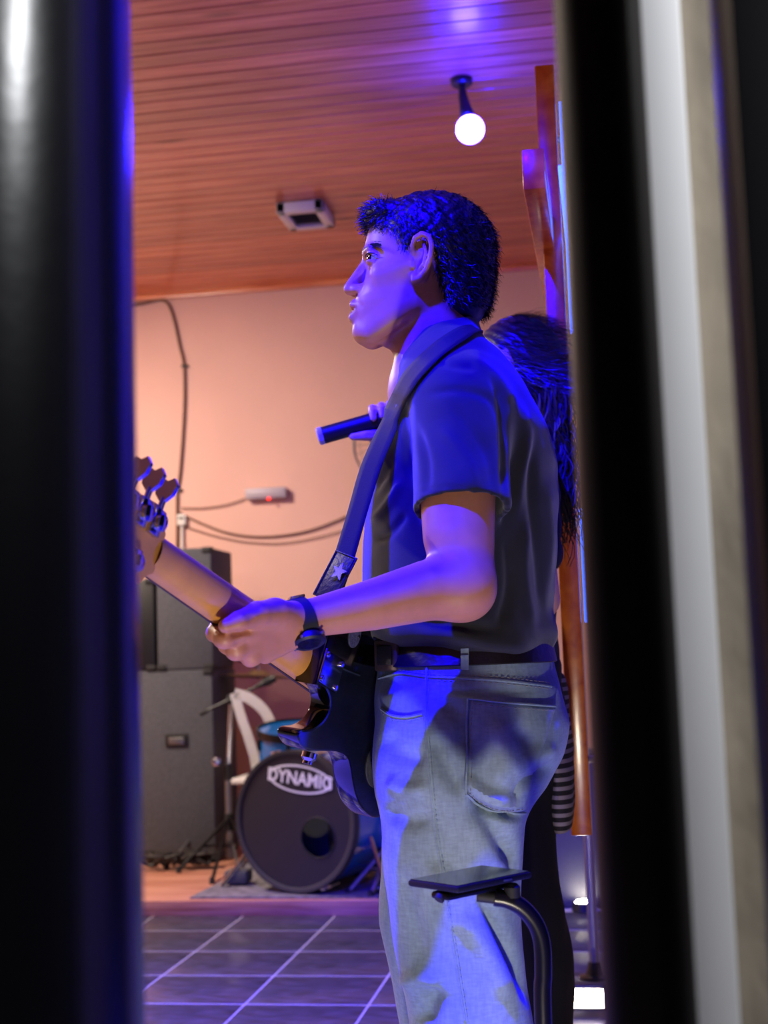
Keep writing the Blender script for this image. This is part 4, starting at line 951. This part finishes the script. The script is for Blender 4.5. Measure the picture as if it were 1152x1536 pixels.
# ---- wrist watch
wa = (atd(560, 907, 1.75)-wri); wa /= np.linalg.norm(wa); wc_ = wri+wa*.004
bu = np.cross(wa, FV); bu /= np.linalg.norm(bu); bu *= np.sign(bu[2]); bw = np.cross(wa, bu)
wt = MB(); n_ = 40; prof_ = [(-.0105, .0002), (-.0105, .0022), (.0105, .0022), (.0105, .0002)]; rv_, rh_ = .0262, .0262
for (t, g) in prof_+[prof_[0]]:
    wt.v += [tuple(wc_+wa*(t+.003*math.sin(a)*-1)+bu*(rv_+g)*math.sin(a)+bw*(rh_+g)*math.cos(a)) for a in np.linspace(0, 2*math.pi, n_, endpoint=False)]
for i in range(4): wt.f += [(i*n_+j, i*n_+(j+1) % n_, (i+1)*n_+(j+1) % n_, (i+1)*n_+j) for j in range(n_)]
watch = wt.build('wrist_watch', 'black_rubber', player); watch['label'] = 'black sports watch strapped on the wrist'
fd = -bu*.93-FV*.38; fd /= np.linalg.norm(fd); fx = np.cross(fd, wa)
MB().lathe(wc_+wa*.004+fd*.024, fd, [(0, .019), (.004, .0215), (.009, .0215), (.0115, .018), (.0105, .016)], 32).build('watch_case', 'black_satin', watch)
MB().lathe(wc_+wa*.004+fd*.0345, fd, [(0, .0), (0, .0155)], 32, close=False).build('watch_glass', 'glass_black', watch)
for a in (.9, -.9, 2.2, -2.2): MB().tube([wc_+wa*.004+fd*.030+(wa*math.cos(a)+fx*math.sin(a))*.02, wc_+wa*.004+fd*.030+(wa*math.cos(a)+fx*math.sin(a))*.0245], .002, 8).build('pusher', 'steel', watch)
MB().box(wc_+bu*.0295, (.02, .012, .004), axes=(wa, bw, bu), bev=.001).build('clasp', 'chrome', watch)
# ================================================================== bass guitar
guitar = empty('bass_guitar', G(-.2, -.15, 0), 'glossy black five-string bass guitar with pale maple neck held by the player', 'guitar')
OUT = [(.062, -.034), (.037, -.031), (.019, -.032), (.0, -.041), (-.006, -.055), (.004, -.071), (.024, -.084), (.046, -.092), (.064, -.097), (.072, -.104), (.064, -.112), (.038, -.118), (0, -.113), (-.035, -.106), (-.075, -.099), (-.11, -.099), (-.133, -.11), (-.155, -.127), (-.183, -.144), (-.22, -.156), (-.28, -.16), (-.34, -.14), (-.375, -.09), (-.385, 0), (-.375, .08), (-.34, .13), (-.27, .15), (-.19, .14), (-.12, .112), (-.05, .098), (0, .09), (.035, .088), (.06, .078), (.07, .065), (.068, .052), (.064, .044), (.062, .036)]
O2 = np.array(spline([(x, y, 0) for x, y in OUT+[OUT[0]]], 4))[:-1, :2]
def inset(P, k):
    n = len(P); t = np.roll(P, -1, 0)-np.roll(P, 1, 0); nn = np.stack([-t[:, 1], t[:, 0]], 1); nn /= np.linalg.norm(nn, axis=1)[:, None]+1e-9
    a = 0.5*np.sum(P[:, 0]*np.roll(P[:, 1], -1)-np.roll(P[:, 0], -1)*P[:, 1]); return P+nn*k*np.sign(a)
lay = [(-.004, .0035), (-.0028, .001), (.0, .0), (.023, .0), (.0268, .001), (.028, .0035)]
gm = MB(); n = len(O2)
for z, k in lay: gm.v += [tuple(G(p[0], p[1], z)) for p in inset(O2, k)]
for i in range(len(lay)-1): gm.f += [(i*n+j, i*n+(j+1) % n, (i+1)*n+(j+1) % n, (i+1)*n+j) for j in range(n)]
gm.f += [tuple(range(n-1, -1, -1)), tuple((len(lay)-1)*n+j for j in range(n))]
cap0, cap1 = gm.f[-2], gm.f[-1]; gm.f = gm.f[:-2]
from mathutils.geometry import tessellate_polygon
tri = tessellate_polygon([[Vector((p[0], p[1], 0)) for p in inset(O2, .0035)]])
gm.f += [tuple(t) for t in tri] + [tuple(i+(len(lay)-1)*n for i in t) for t in tri]
gbody = gm.build('body', 'body_black', guitar, sharp=24)
NUT = .492
nm = MB(); ks = 14
for i in range(25):
    t = i/24; x = -.055+(NUT+.055)*t; w = .031+(.0225-.031)*t; th = .0125 if x < .06 else .0115
    if x < .075: th = .0125
    for j in range(ks+1):
        a = math.pi*j/ks; nm.v.append(tuple(G(x, w*math.cos(a), -.012+ (th+.012)*math.sin(a)**.75)))
nm.f = [(i*(ks+1)+j, i*(ks+1)+j+1, (i+1)*(ks+1)+j+1, (i+1)*(ks+1)+j) for i in range(24) for j in range(ks)]
nm.f += [(i*(ks+1), (i+1)*(ks+1), (i+1)*(ks+1)+ks, i*(ks+1)+ks) for i in range(24)]
neck = nm.build('neck', 'maple', guitar)
fb = MB(); fb.prism([(-.09, -.033), (NUT, -.0225), (NUT, .0225), (-.09, .033)], GH, GA, GE, GZ, -.0175, -.012); fb.build('fretboard', 'fretboard', neck)
for k in range(1, 21):
    x = NUT-.86*(1-2**(-k/12)); w = .0225+(NUT-x)*.0176
    MB().box(G(x, 0, -.0178), (.0016, w*2, .0012), axes=(GA, GE, GZ)).build('fret', 'steel', neck)
hdm = MB(); HS = [(NUT-.004, -.0225), (NUT+.008, -.03), (NUT+.02, -.043), (NUT+.06, -.04), (NUT+.13, -.034), (NUT+.165, -.01), (NUT+.17, .015), (NUT+.15, .036), (NUT+.06, .043), (NUT+.02, .044), (NUT+.006, .03), (NUT-.004, .0225)]
h2 = np.array(spline([(x, y, 0) for x, y in HS], 4))[:, :2]
hdm.prism([tuple(p) for p in h2], GH, GA, GE, GZ, -.008, .007); hst = hdm.build('headstock', 'maple', guitar)
def tuner(x, sgn, tilt):
    ax_ = GE*sgn*math.cos(tilt)+GA*math.sin(tilt); b = G(x, .026*sgn, .009)
    t = MB().box(b, (.019, .03, .010), axes=(np.cross(ax_, GZ), ax_, GZ), bev=.002).build('tuner', 'chrome', guitar)
    MB().lathe(b+GZ*.005, GZ, [(0, .0095), (.005, .0095), (.006, .008)], 16).build('gear', 'chrome', t)
    MB().tube([b+ax_*.012, b+ax_*.028], .0036, 10).build('shaft', 'chrome', t)
    kx = GZ*.92+GA*.22; kx -= ax_*(kx@ax_); kx /= np.linalg.norm(kx); kz = np.cross(ax_, kx)
    pl = [(-.004, 0), (-.013, .008), (-.0155, .019), (-.008, .027), (0, .0235), (.008, .027), (.0155, .019), (.013, .008), (.004, 0)]
    MB().prism(pl, b+ax_*.024, kx, ax_, kz, -.0022, .0022).build('key', 'chrome', t)
for k in range(3): tuner(NUT+.026+.03*k, 1, -.05)
for k in range(2): tuner(NUT+.045+.034*k, -1, -.05)
pl_ = MB().box(G(.026, -.005, .0295), (.068, .046, .003), axes=(GA, GE, GZ), bev=.0012).build('neck_plate', 'plate_chrome', gbody)
for sx in (-1, 1):
    for sy in (-1, 1): MB().lathe(G(.026+sx*.027, -.005+sy*.017, .031), GZ, [(0, .0048), (.002, .0044), (.003, .002)], 14).build('screw', 'chrome', gbody)
def cover(x, y, rx, ry, name):
    P = [(x+rx*math.cos(a), y+ry*math.sin(a)) for a in np.linspace(0, 2*math.pi, 28, endpoint=False)]
    o = MB().prism(P, GH, GA, GE, GZ, .0275, .0295).build(name, 'carpet_grey', gbody)
    for s in (-1, 1): MB().lathe(G(x+s*rx*.7, y, .0293), GZ, [(0, .003), (.0014, .0022)], 8).build('screw', 'black_metal', gbody)
cover(-.02, .062, .02, .02, 'cover_plate'); cover(-.235, -.085, .05, .035, 'control_cover')
for x in (-.09, -.2): MB().box(G(x, 0, -.009), (.035, .09, .012), axes=(GA, GE, GZ), bev=.004).build('pickup', 'black_satin', gbody)
MB().box(G(-.335, 0, -.01), (.06, .085, .014), axes=(GA, GE, GZ), bev=.003).build('bridge', 'chrome', gbody)
for k in range(5):
    y0, y1 = (k-2)*.0085, (k-2)*.018
    MB().tube([G(NUT+.06, y0*1.2, -.015), G(NUT, y0, -.0195), G(-.335, y1, -.0195)], .0009, 5).build('string', 'steel', guitar)
for k, (x, y) in enumerate(((-.24, -.11), (-.28, -.1), (-.315, -.08))): MB().lathe(G(x, y, -.004), -GZ, [(0, .009), (.012, .008), (.013, .006)], 14).build('knob', 'chrome', gbody)
# lower edge contact chrome jack, seen at waist
MB().lathe(G(-.03, -.117, .006), -GE, [(-.004, .011), (.004, .011), (.008, .007), (.012, .007)], 16).build('jack_socket', 'chrome', gbody)
# ---- strap
LE = [(468, 925, 1.875), (482, 893, 1.86), (504, 828, 1.875), (523, 765, 1.90), (541, 702, 1.93), (563, 652, 1.945), (588, 604, 1.95), (600, 580, 1.96), (612, 560, 1.96), (638, 533, 1.97), (664, 511, 1.98), (688, 496, 2.0), (704, 492, 2.06)]
RE = [(500, 925, 1.845), (513, 888, 1.835), (531, 836, 1.85), (550, 768, 1.87), (570, 704, 1.895), (590, 655, 1.905), (610, 610, 1.91), (622, 587, 1.94), (636, 567, 1.94), (662, 541, 1.95), (690, 519, 1.96), (712, 504, 1.99), (724, 500, 2.06)]
bvT = BVHTree.FromPolygons([tuple(v) for v in TV], [tuple(f) for f in TF])
def lift(t):
    p = atd(*t); h = hit(bvT, t[0], t[1], .005)
    if h is not None and (h@FV) < (p@FV)+.0 or (h is not None and 498 < t[1] < 640): return h
    return p
a_ = [lift(t) for t in spline(LE, 4)]; b_ = [lift(t) for t in spline(RE, 4)]
sv_ = []; 
for i, (p, q) in enumerate(zip(a_, b_)):
    for j in range(5): sv_.append(p*(1-j/4)+q*j/4)
nn_ = len(a_); smb = MB().add(sv_, [(i*5+j, i*5+j+1, (i+1)*5+j+1, (i+1)*5+j) for i in range(nn_-1) for j in range(4)])
strap = smb.build('strap', 'strap_web', guitar); md_ = strap.modifiers.new('s', 'SOLIDIFY'); md_.thickness = .0028; md_.offset = 0
for ed in (a_, b_): MB().tube(ed[:-5], .0013, 5).build('strap_edge', 'strap_web', strap)
# leather end with star
q0, q1, q2, q3 = [atd(*t) for t in ((503, 826, 1.869), (533, 838, 1.842), (508, 905, 1.83), (477, 897, 1.857))]
lx_ = (q1-q0); lw = np.linalg.norm(lx_); lx_ /= lw; ly_ = (q3-q0); ll = np.linalg.norm(ly_); ly_ /= ll; ln_ = np.cross(lx_, ly_); ln_ *= -np.sign(ln_@FV)
lc = (q0+q1+q2+q3)/4+ln_*.004; ly_ = np.cross(ln_, lx_)*np.sign(np.cross(ln_, lx_)@ly_)
le_ = MB().box(lc, (lw*1.06, ll, .003), axes=(lx_, ly_, ln_), bev=.001).build('leather_end', 'leather', strap)
MB().tube([lc+lx_*lw*.46*s+ly_*ll*.47*t+ln_*.002 for s, t in ((-1, 1), (-1, -1), (1, -1), (1, 1))], .0011, 5).build('leather_rim', 'strap_web', strap)
star = []
for k in range(10):
    a = math.pi*k/5-math.pi/2; rr = (.0135 if k % 2 == 0 else .0054); star.append((rr*math.cos(a), rr*math.sin(a)))
MB().prism(star, atd(510, 858, 1.838)+ln_*.001, lx_, ly_, ln_, 0, .002).build('star', 'star_white', strap)
# ================================================================== phone on the bent tube stand
Z_ = .787; cn4 = [atz(*p, Z_) for p in ((623, 1313), (728, 1296), (793, 1309), (675, 1337))]
pc_ = sum(cn4)/4; lxp = (cn4[1]-cn4[0])+(cn4[2]-cn4[3]); lxp /= np.linalg.norm(lxp); lyp = np.cross(UP, lxp); pax = (lxp, lyp, UP)
sb_ = atd(812, 1536, 1.52)
stand = empty('tube_stand', (sb_[0], sb_[1], .008), 'bent black metal tube stand with a flat rest in front of the jeans', 'stand')
phone = empty('mobile_phone', pc_-UP*.008, 'black mobile phone lying face up on the tube stand', 'phone')
PLn, PWd = .128, .082
MB().box(pc_-UP*.004, (PLn, PWd, .008), axes=pax, bev=.0032).build('case', 'black_satin', phone)
MB().box(pc_+UP*.0002, (PLn-.006, PWd-.006, .0008), axes=pax).build('screen', 'glass_black', phone)
MB().box(pc_-UP*.004-lyp*PWd/2+lxp*.02, (.014, .002, .002), axes=pax, bev=.0005).build('side_button', 'steel', phone)
MB().box(pc_-UP*.004+lxp*PLn/2, (.002, .01, .003), axes=pax, bev=.0005).build('charging_port', 'steel', phone)
pd0 = pc_-UP*.0145
MB().box(pd0-lxp*.006-lyp*.008, (.11, .03, .009), axes=pax, bev=.004).build('rest_plate', 'black_metal', stand)
MB().tube([pd0-lxp*.058-lyp*.008, pd0-lxp*.062-lyp*.008-UP*.004], .006, 10).build('rest_cap', 'black_rubber', stand)
dd = pd0@FV
tp = [atd(742, 1346, dd-.0), atd(762, 1350, dd), atd(784, 1362, dd), atd(803, 1385, dd), atd(813, 1415, dd), atd(815, 1460, dd), atd(815, 1536, dd)]
bt = tp[-1]; tp += [np.array([bt[0], bt[1], .3]), np.array([bt[0], bt[1], .03])]
MB().tube(spline(tp, 6), .0102, 14).build('tube', 'black_metal', stand)
MB().tube([atd(716, 1343, dd), atd(748, 1347, dd)], .0075, 12).build('joint', 'black_rubber', stand)
MB().lathe(atd(768, 1338, dd)-UP*.006, UP, [(0, .01), (.012, .01), (.016, .006)], 14).build('clamp_knob', 'black_rubber', stand)
for k in range(3):
    a = 2.1*k+.5; f_ = np.array([bt[0]+.2*math.cos(a), bt[1]+.2*math.sin(a), .012]); MB().tube([(bt[0], bt[1], .05), f_], .008, 10).build('leg', 'black_metal', stand)
# ================================================================== the singer behind
D1 = 2.66
def B(px, py, v=0.0): return atd(px, py, D1+v)
sg = B(790, 1700); singer = empty('person', (sg[0], sg[1], .008), 'person with tied dark wavy hair in black clothes singing behind the bass player', 'person')
UB = np.linalg.norm(B(781, 600)-B(780, 600))
shS = B(785, 700, -.15); elS = B(811, 900, -.15); haS = B(745, 990, -.12)
shR = B(775, 700, .15); elR = B(690, 800, .2); haR = B(585, 640, .05)
MICA, MICB = B(478, 655, .02), B(672, 600, .02); mic_ax = (MICB-MICA)/np.linalg.norm(MICB-MICA)
def grip(k):                                                   # four fingers curling around the microphone
    t = .115+.0185*k; c = MICA+mic_ax*t; u = UP-mic_ax*(UP@mic_ax); u /= np.linalg.norm(u); w = np.cross(mic_ax, u); w *= np.sign(w@FV)
    return [c+u*(.0245*math.sin(a))+w*(.0245*math.cos(a))+mic_ax*.004*math.sin(a) for a in (.2, .9, 1.7, 2.5, 3.1)]
FG = [grip(k) for k in range(4)]; uu = UP-mic_ax*(UP@mic_ax); uu /= np.linalg.norm(uu); ww = np.cross(mic_ax, uu); ww *= np.sign(ww@FV)
PALM = [MICA+mic_ax*.11-uu*.028+ww*.02, MICA+mic_ax*.19-uu*.03+ww*.02]; WRS = MICA+mic_ax*.2-uu*.075+ww*.04
THS = [MICA+mic_ax*.12-uu*.032-ww*.002, MICA+mic_ax*.09-uu*.026-ww*.012, MICA+mic_ax*.065-uu*.021-ww*.012]
def sing_skin(p):
    d = ell(p, B(772, 548), np.array([1, 1, 1])*.083)
    d = smin(d, rcone(p, B(735, 575), B(728, 625), .062, .045), .04); d = smin(d, rcone(p, B(700, 583), B(690, 600), .008, .011), .012)
    d = smin(d, rcone(p, B(780, 600), B(795, 700), .052, .058), .03)
    d = smin(d, rcone(p, B(762, 566, -.078), B(764, 580, -.078), .012, .008), .006)
    t = rcone(p, B(770, 740), B(772, 980), .07, .07); d = smin(d, smin(t, rcone(p, shS, shR, .04, .04), .03), .03)
    d = smin(d, chain(p, [shS, elS, haS], [.042, .036, .022]), .015); d = smin(d, chain(p, [shR, elR, WRS], [.042, .036, .022]), .015)
    h = smin(rcone(p, PALM[0], PALM[1], .014, .016), rcone(p, PALM[1], WRS, .016, .021), .015)
    for k in range(4): h = smin(h, chain(p, FG[k], [.0095, .0095, .009, .0085, .007]), .003)
    h = smin(h, rcone(p, FG[0][0], PALM[0], .011, .013), .012); h = smin(h, rcone(p, FG[3][0], PALM[1], .01, .013), .012)
    h = smin(h, chain(p, THS, [.013, .0105, .0075]), .006); d = smin(d, h, .012)
    return smin(d, ell(p, haS, (.04, .035, .05)), .02)
lo, hi = bbox([B(680, 470, -.2), B(870, 1040, .26), MICA, WRS, elR, elS], .05)
sv, sf = isomesh(sing_skin, lo, hi, .0042); mesh_obj('body', sv, sf, 'skin_pale', singer, np.ones((len(sv), 3)))
STOP = Loft([(660, 765, 812, .07), (690, 735, 830, .13), (720, 715, 835, .165), (780, 705, 834, .17), (860, 715, 830, .155), (940, 715, 832, .155), (1000, 708, 836, .165), (1030, 712, 835, .16)], D1)
def sing_top(p):
    d = STOP(p, .015)
    for sh, el_ in ((shS, elS), (shR, elR)): d = smin(d, rcone(p, sh, sh+(el_-sh)*.62, .058, .055), .03)
    return d
lo, hi = bbox([B(690, 650, -.27), B(860, 1040, .3)], .04); sv, sf = isomesh(sing_top, lo, hi, .007); sv = wave(sv, sf, .003, 30, 3); mesh_obj('blouse', sv, sf, 'black_cloth', singer)
SHIP = Loft([(985, 708, 838, .16), (1050, 700, 846, .178), (1100, 700, 847, .18), (1150, 704, 838, .175), (1200, 715, 820, .15)], D1)
SLN = Loft([(1050, 720, 838, .06), (1110, 712, 843, .085), (1160, 712, 835, .095), (1250, 722, 829, .095), (1320, 735, 838, .097), (1380, 748, 850, .1), (1450, 755, 858, .105), (1536, 760, 860, .11), (1800, 765, 872, .12)], D1-.085)
SLF = Loft([(1050, 720, 820, .07), (1150, 708, 815, .09), (1300, 712, 805, .09), (1536, 718, 815, .1), (1740, 722, 825, .11)], D1+.09)
lo, hi = bbox([B(690, 980, -.25), B(880, 1600, .25), B(690, 1800), B(880, 1800)], .04); lo[2] = .03; hi[2] = B(700, 975)[2]
sv, sf = isomesh(lambda p: smin(smin(SHIP(p), SLN(p, .01), .03), SLF(p, .01), .02), lo, hi, .008); sv = wave(sv, sf, .003, 22, 9); mesh_obj('trousers', sv, sf, 'black_cloth', singer)
for v_ in (-.085, .09):
    s0 = B(790 if v_ < 0 else 765, 1780 if v_ < 0 else 1690, v_); s0 = np.array([s0[0], s0[1], 0]); f = -RV
    def shoe2(p, s0=s0, f=f): return smax(smin(rcone(p, s0-f*.07+UP*.05, s0+f*.11+UP*.035, .042, .033), rcone(p, s0-f*.06+UP*.06, s0-f*.06+UP*.12, .038, .04), .04), .012-p[:, 2], .005)
    l_, h_ = bbox([s0-f*.15, s0+f*.2+UP*.18], .06); l_[2] = -.01; sv, sf = isomesh(shoe2, l_, h_, .009); mesh_obj('shoe', sv, sf, 'black_satin', singer)
# striped shirt tied round the waist: hangs behind
M = bpy.data.materials.new('striped'); M.use_nodes = True; nt = M.node_tree; bs_ = nt.nodes['Principled BSDF']; bs_.inputs['Roughness'].default_value = .85
tc = nt.nodes.new('ShaderNodeTexCoord'); sx_ = nt.nodes.new('ShaderNodeSeparateXYZ'); nt.links.new(tc.outputs['Object'], sx_.inputs[0])
mm = nt.nodes.new('ShaderNodeMath'); mm.operation = 'MULTIPLY'; mm.inputs[1].default_value = 62; nt.links.new(sx_.outputs['Z'], mm.inputs[0])
fr = nt.nodes.new('ShaderNodeMath'); fr.operation = 'FRACT'; nt.links.new(mm.outputs[0], fr.inputs[0]); rp = nt.nodes.new('ShaderNodeValToRGB'); rp.color_ramp.interpolation = 'CONSTANT'
rp.color_ramp.elements[0].color = lin('#1a1618'); rp.color_ramp.elements[1].color = lin('#8d8386'); rp.color_ramp.elements[1].position = .55
nt.links.new(fr.outputs[0], rp.inputs[0]); nt.links.new(rp.outputs[0], bs_.inputs['Base Color']); MATS['striped'] = M
SS = Loft([(1010, 690, 842, .17), (1070, 690, 852, .186), (1150, 770, 856, .188), (1200, 790, 856, .18), (1232, 800, 851, .165), (1240, 805, 846, .16)], D1+.02)
lo, hi = bbox([B(690, 1000, -.25), B(880, 1250, .25)], .03)
def striped_sdf(p): q = vcoord(p); return smax(SS(p, .012), (vcoord(B(812, 1150)[None])[0, 0]-q[:, 0]), .01)
sv, sf = isomesh(striped_sdf, lo, hi, .006); sv = wave(sv, sf, .003, 26, 21); mesh_obj('striped_shirt', sv, sf, 'striped', singer)['label'] = 'striped shirt hanging at the waist'
# hair: smooth crown pulled back into a bun, loose waves below
def shair(p):
    d = ell(p, B(778, 540), np.array([.088, .085, .088])); d = smin(d, rcone(p, B(800, 560, -.02), B(826, 575, -.02), .062, .05), .03)
    cut = (p-B(738, 545))@(RV*.88+UP*.47); d = smax(d, -cut, .012)
    q = p@RV*120+p[:, 2]*90
    return d-.0012*np.sin(q*2.2+np.sin(p[:, 2]*60)*2)
lo, hi = bbox([B(690, 450, -.14), B(870, 640, .14)], .04); hv, hf = isomesh(shair, lo, hi, .005); sh_ = mesh_obj('hair', hv, hf, 'hair_brown', singer)
def flow_s(p, nn, r): return RV*.9-UP*.35+r.normal(size=(len(p), 3))*.16+nn*.05
v1, f1 = strands(hv, hf, 5000, .05, flow_s, .0007, 5, segs=4, curl=.25)
r_ = np.random.default_rng(12); vs_, fs_ = [], []
for k in range(420):                                           # loose wavy locks
    a = B(*(np.array([826, 590])+r_.normal(size=2)*[12, 16]), r_.uniform(-.09, .06)); Lk = r_.uniform(.12, .30); ph = r_.uniform(0, 6.28, 2); am = r_.uniform(.008, .02); px0 = r_.normal()*.012
    for i in range(15):
        t = i/14; x = a-UP*Lk*t+RV*(am*math.sin(ph[0]+t*11)*t**.5+px0*t+.012*t)+FV*(am*math.sin(ph[1]+t*9)*t**.5)
        w = .0022*(1-.7*t); vs_ += [x-RV*w, x+RV*w*.7-FV*w]
    o = k*30; fs_ += [(o+2*i, o+2*i+1, o+2*i+3, o+2*i+2) for i in range(14)]
vv = np.concatenate([v1, np.array(vs_)]); ff = np.concatenate([f1, np.array(fs_)+len(v1)])
so = mesh_obj('hair_strands', vv, ff, 'hair_brown', singer); so['kind'] = 'stuff'; so.parent = sh_; so.matrix_world = singer.matrix_world.copy()
# ---- handheld microphone
mic = empty('handheld_microphone', MICA, 'black handheld microphone in the hand of the singer', 'microphone')
MB().lathe(MICA, mic_ax, [(0, .0165), (.004, .0175), (.09, .0175), (.19, .02), (.21, .021)], 28).build('handle', 'black_satin', mic)
MB().lathe(MICA, mic_ax, [(-.002, .0145), (.0, .0172), (.005, .0182), (.009, .0178)], 28).build('end_ring', 'star_white', mic)
MB().lathe(MICA, mic_ax, [(.205, .021), (.212, .025), (.225, .026), (.245, .0255), (.262, .019), (.27, .006)], 28).build('grille', 'steel', mic)
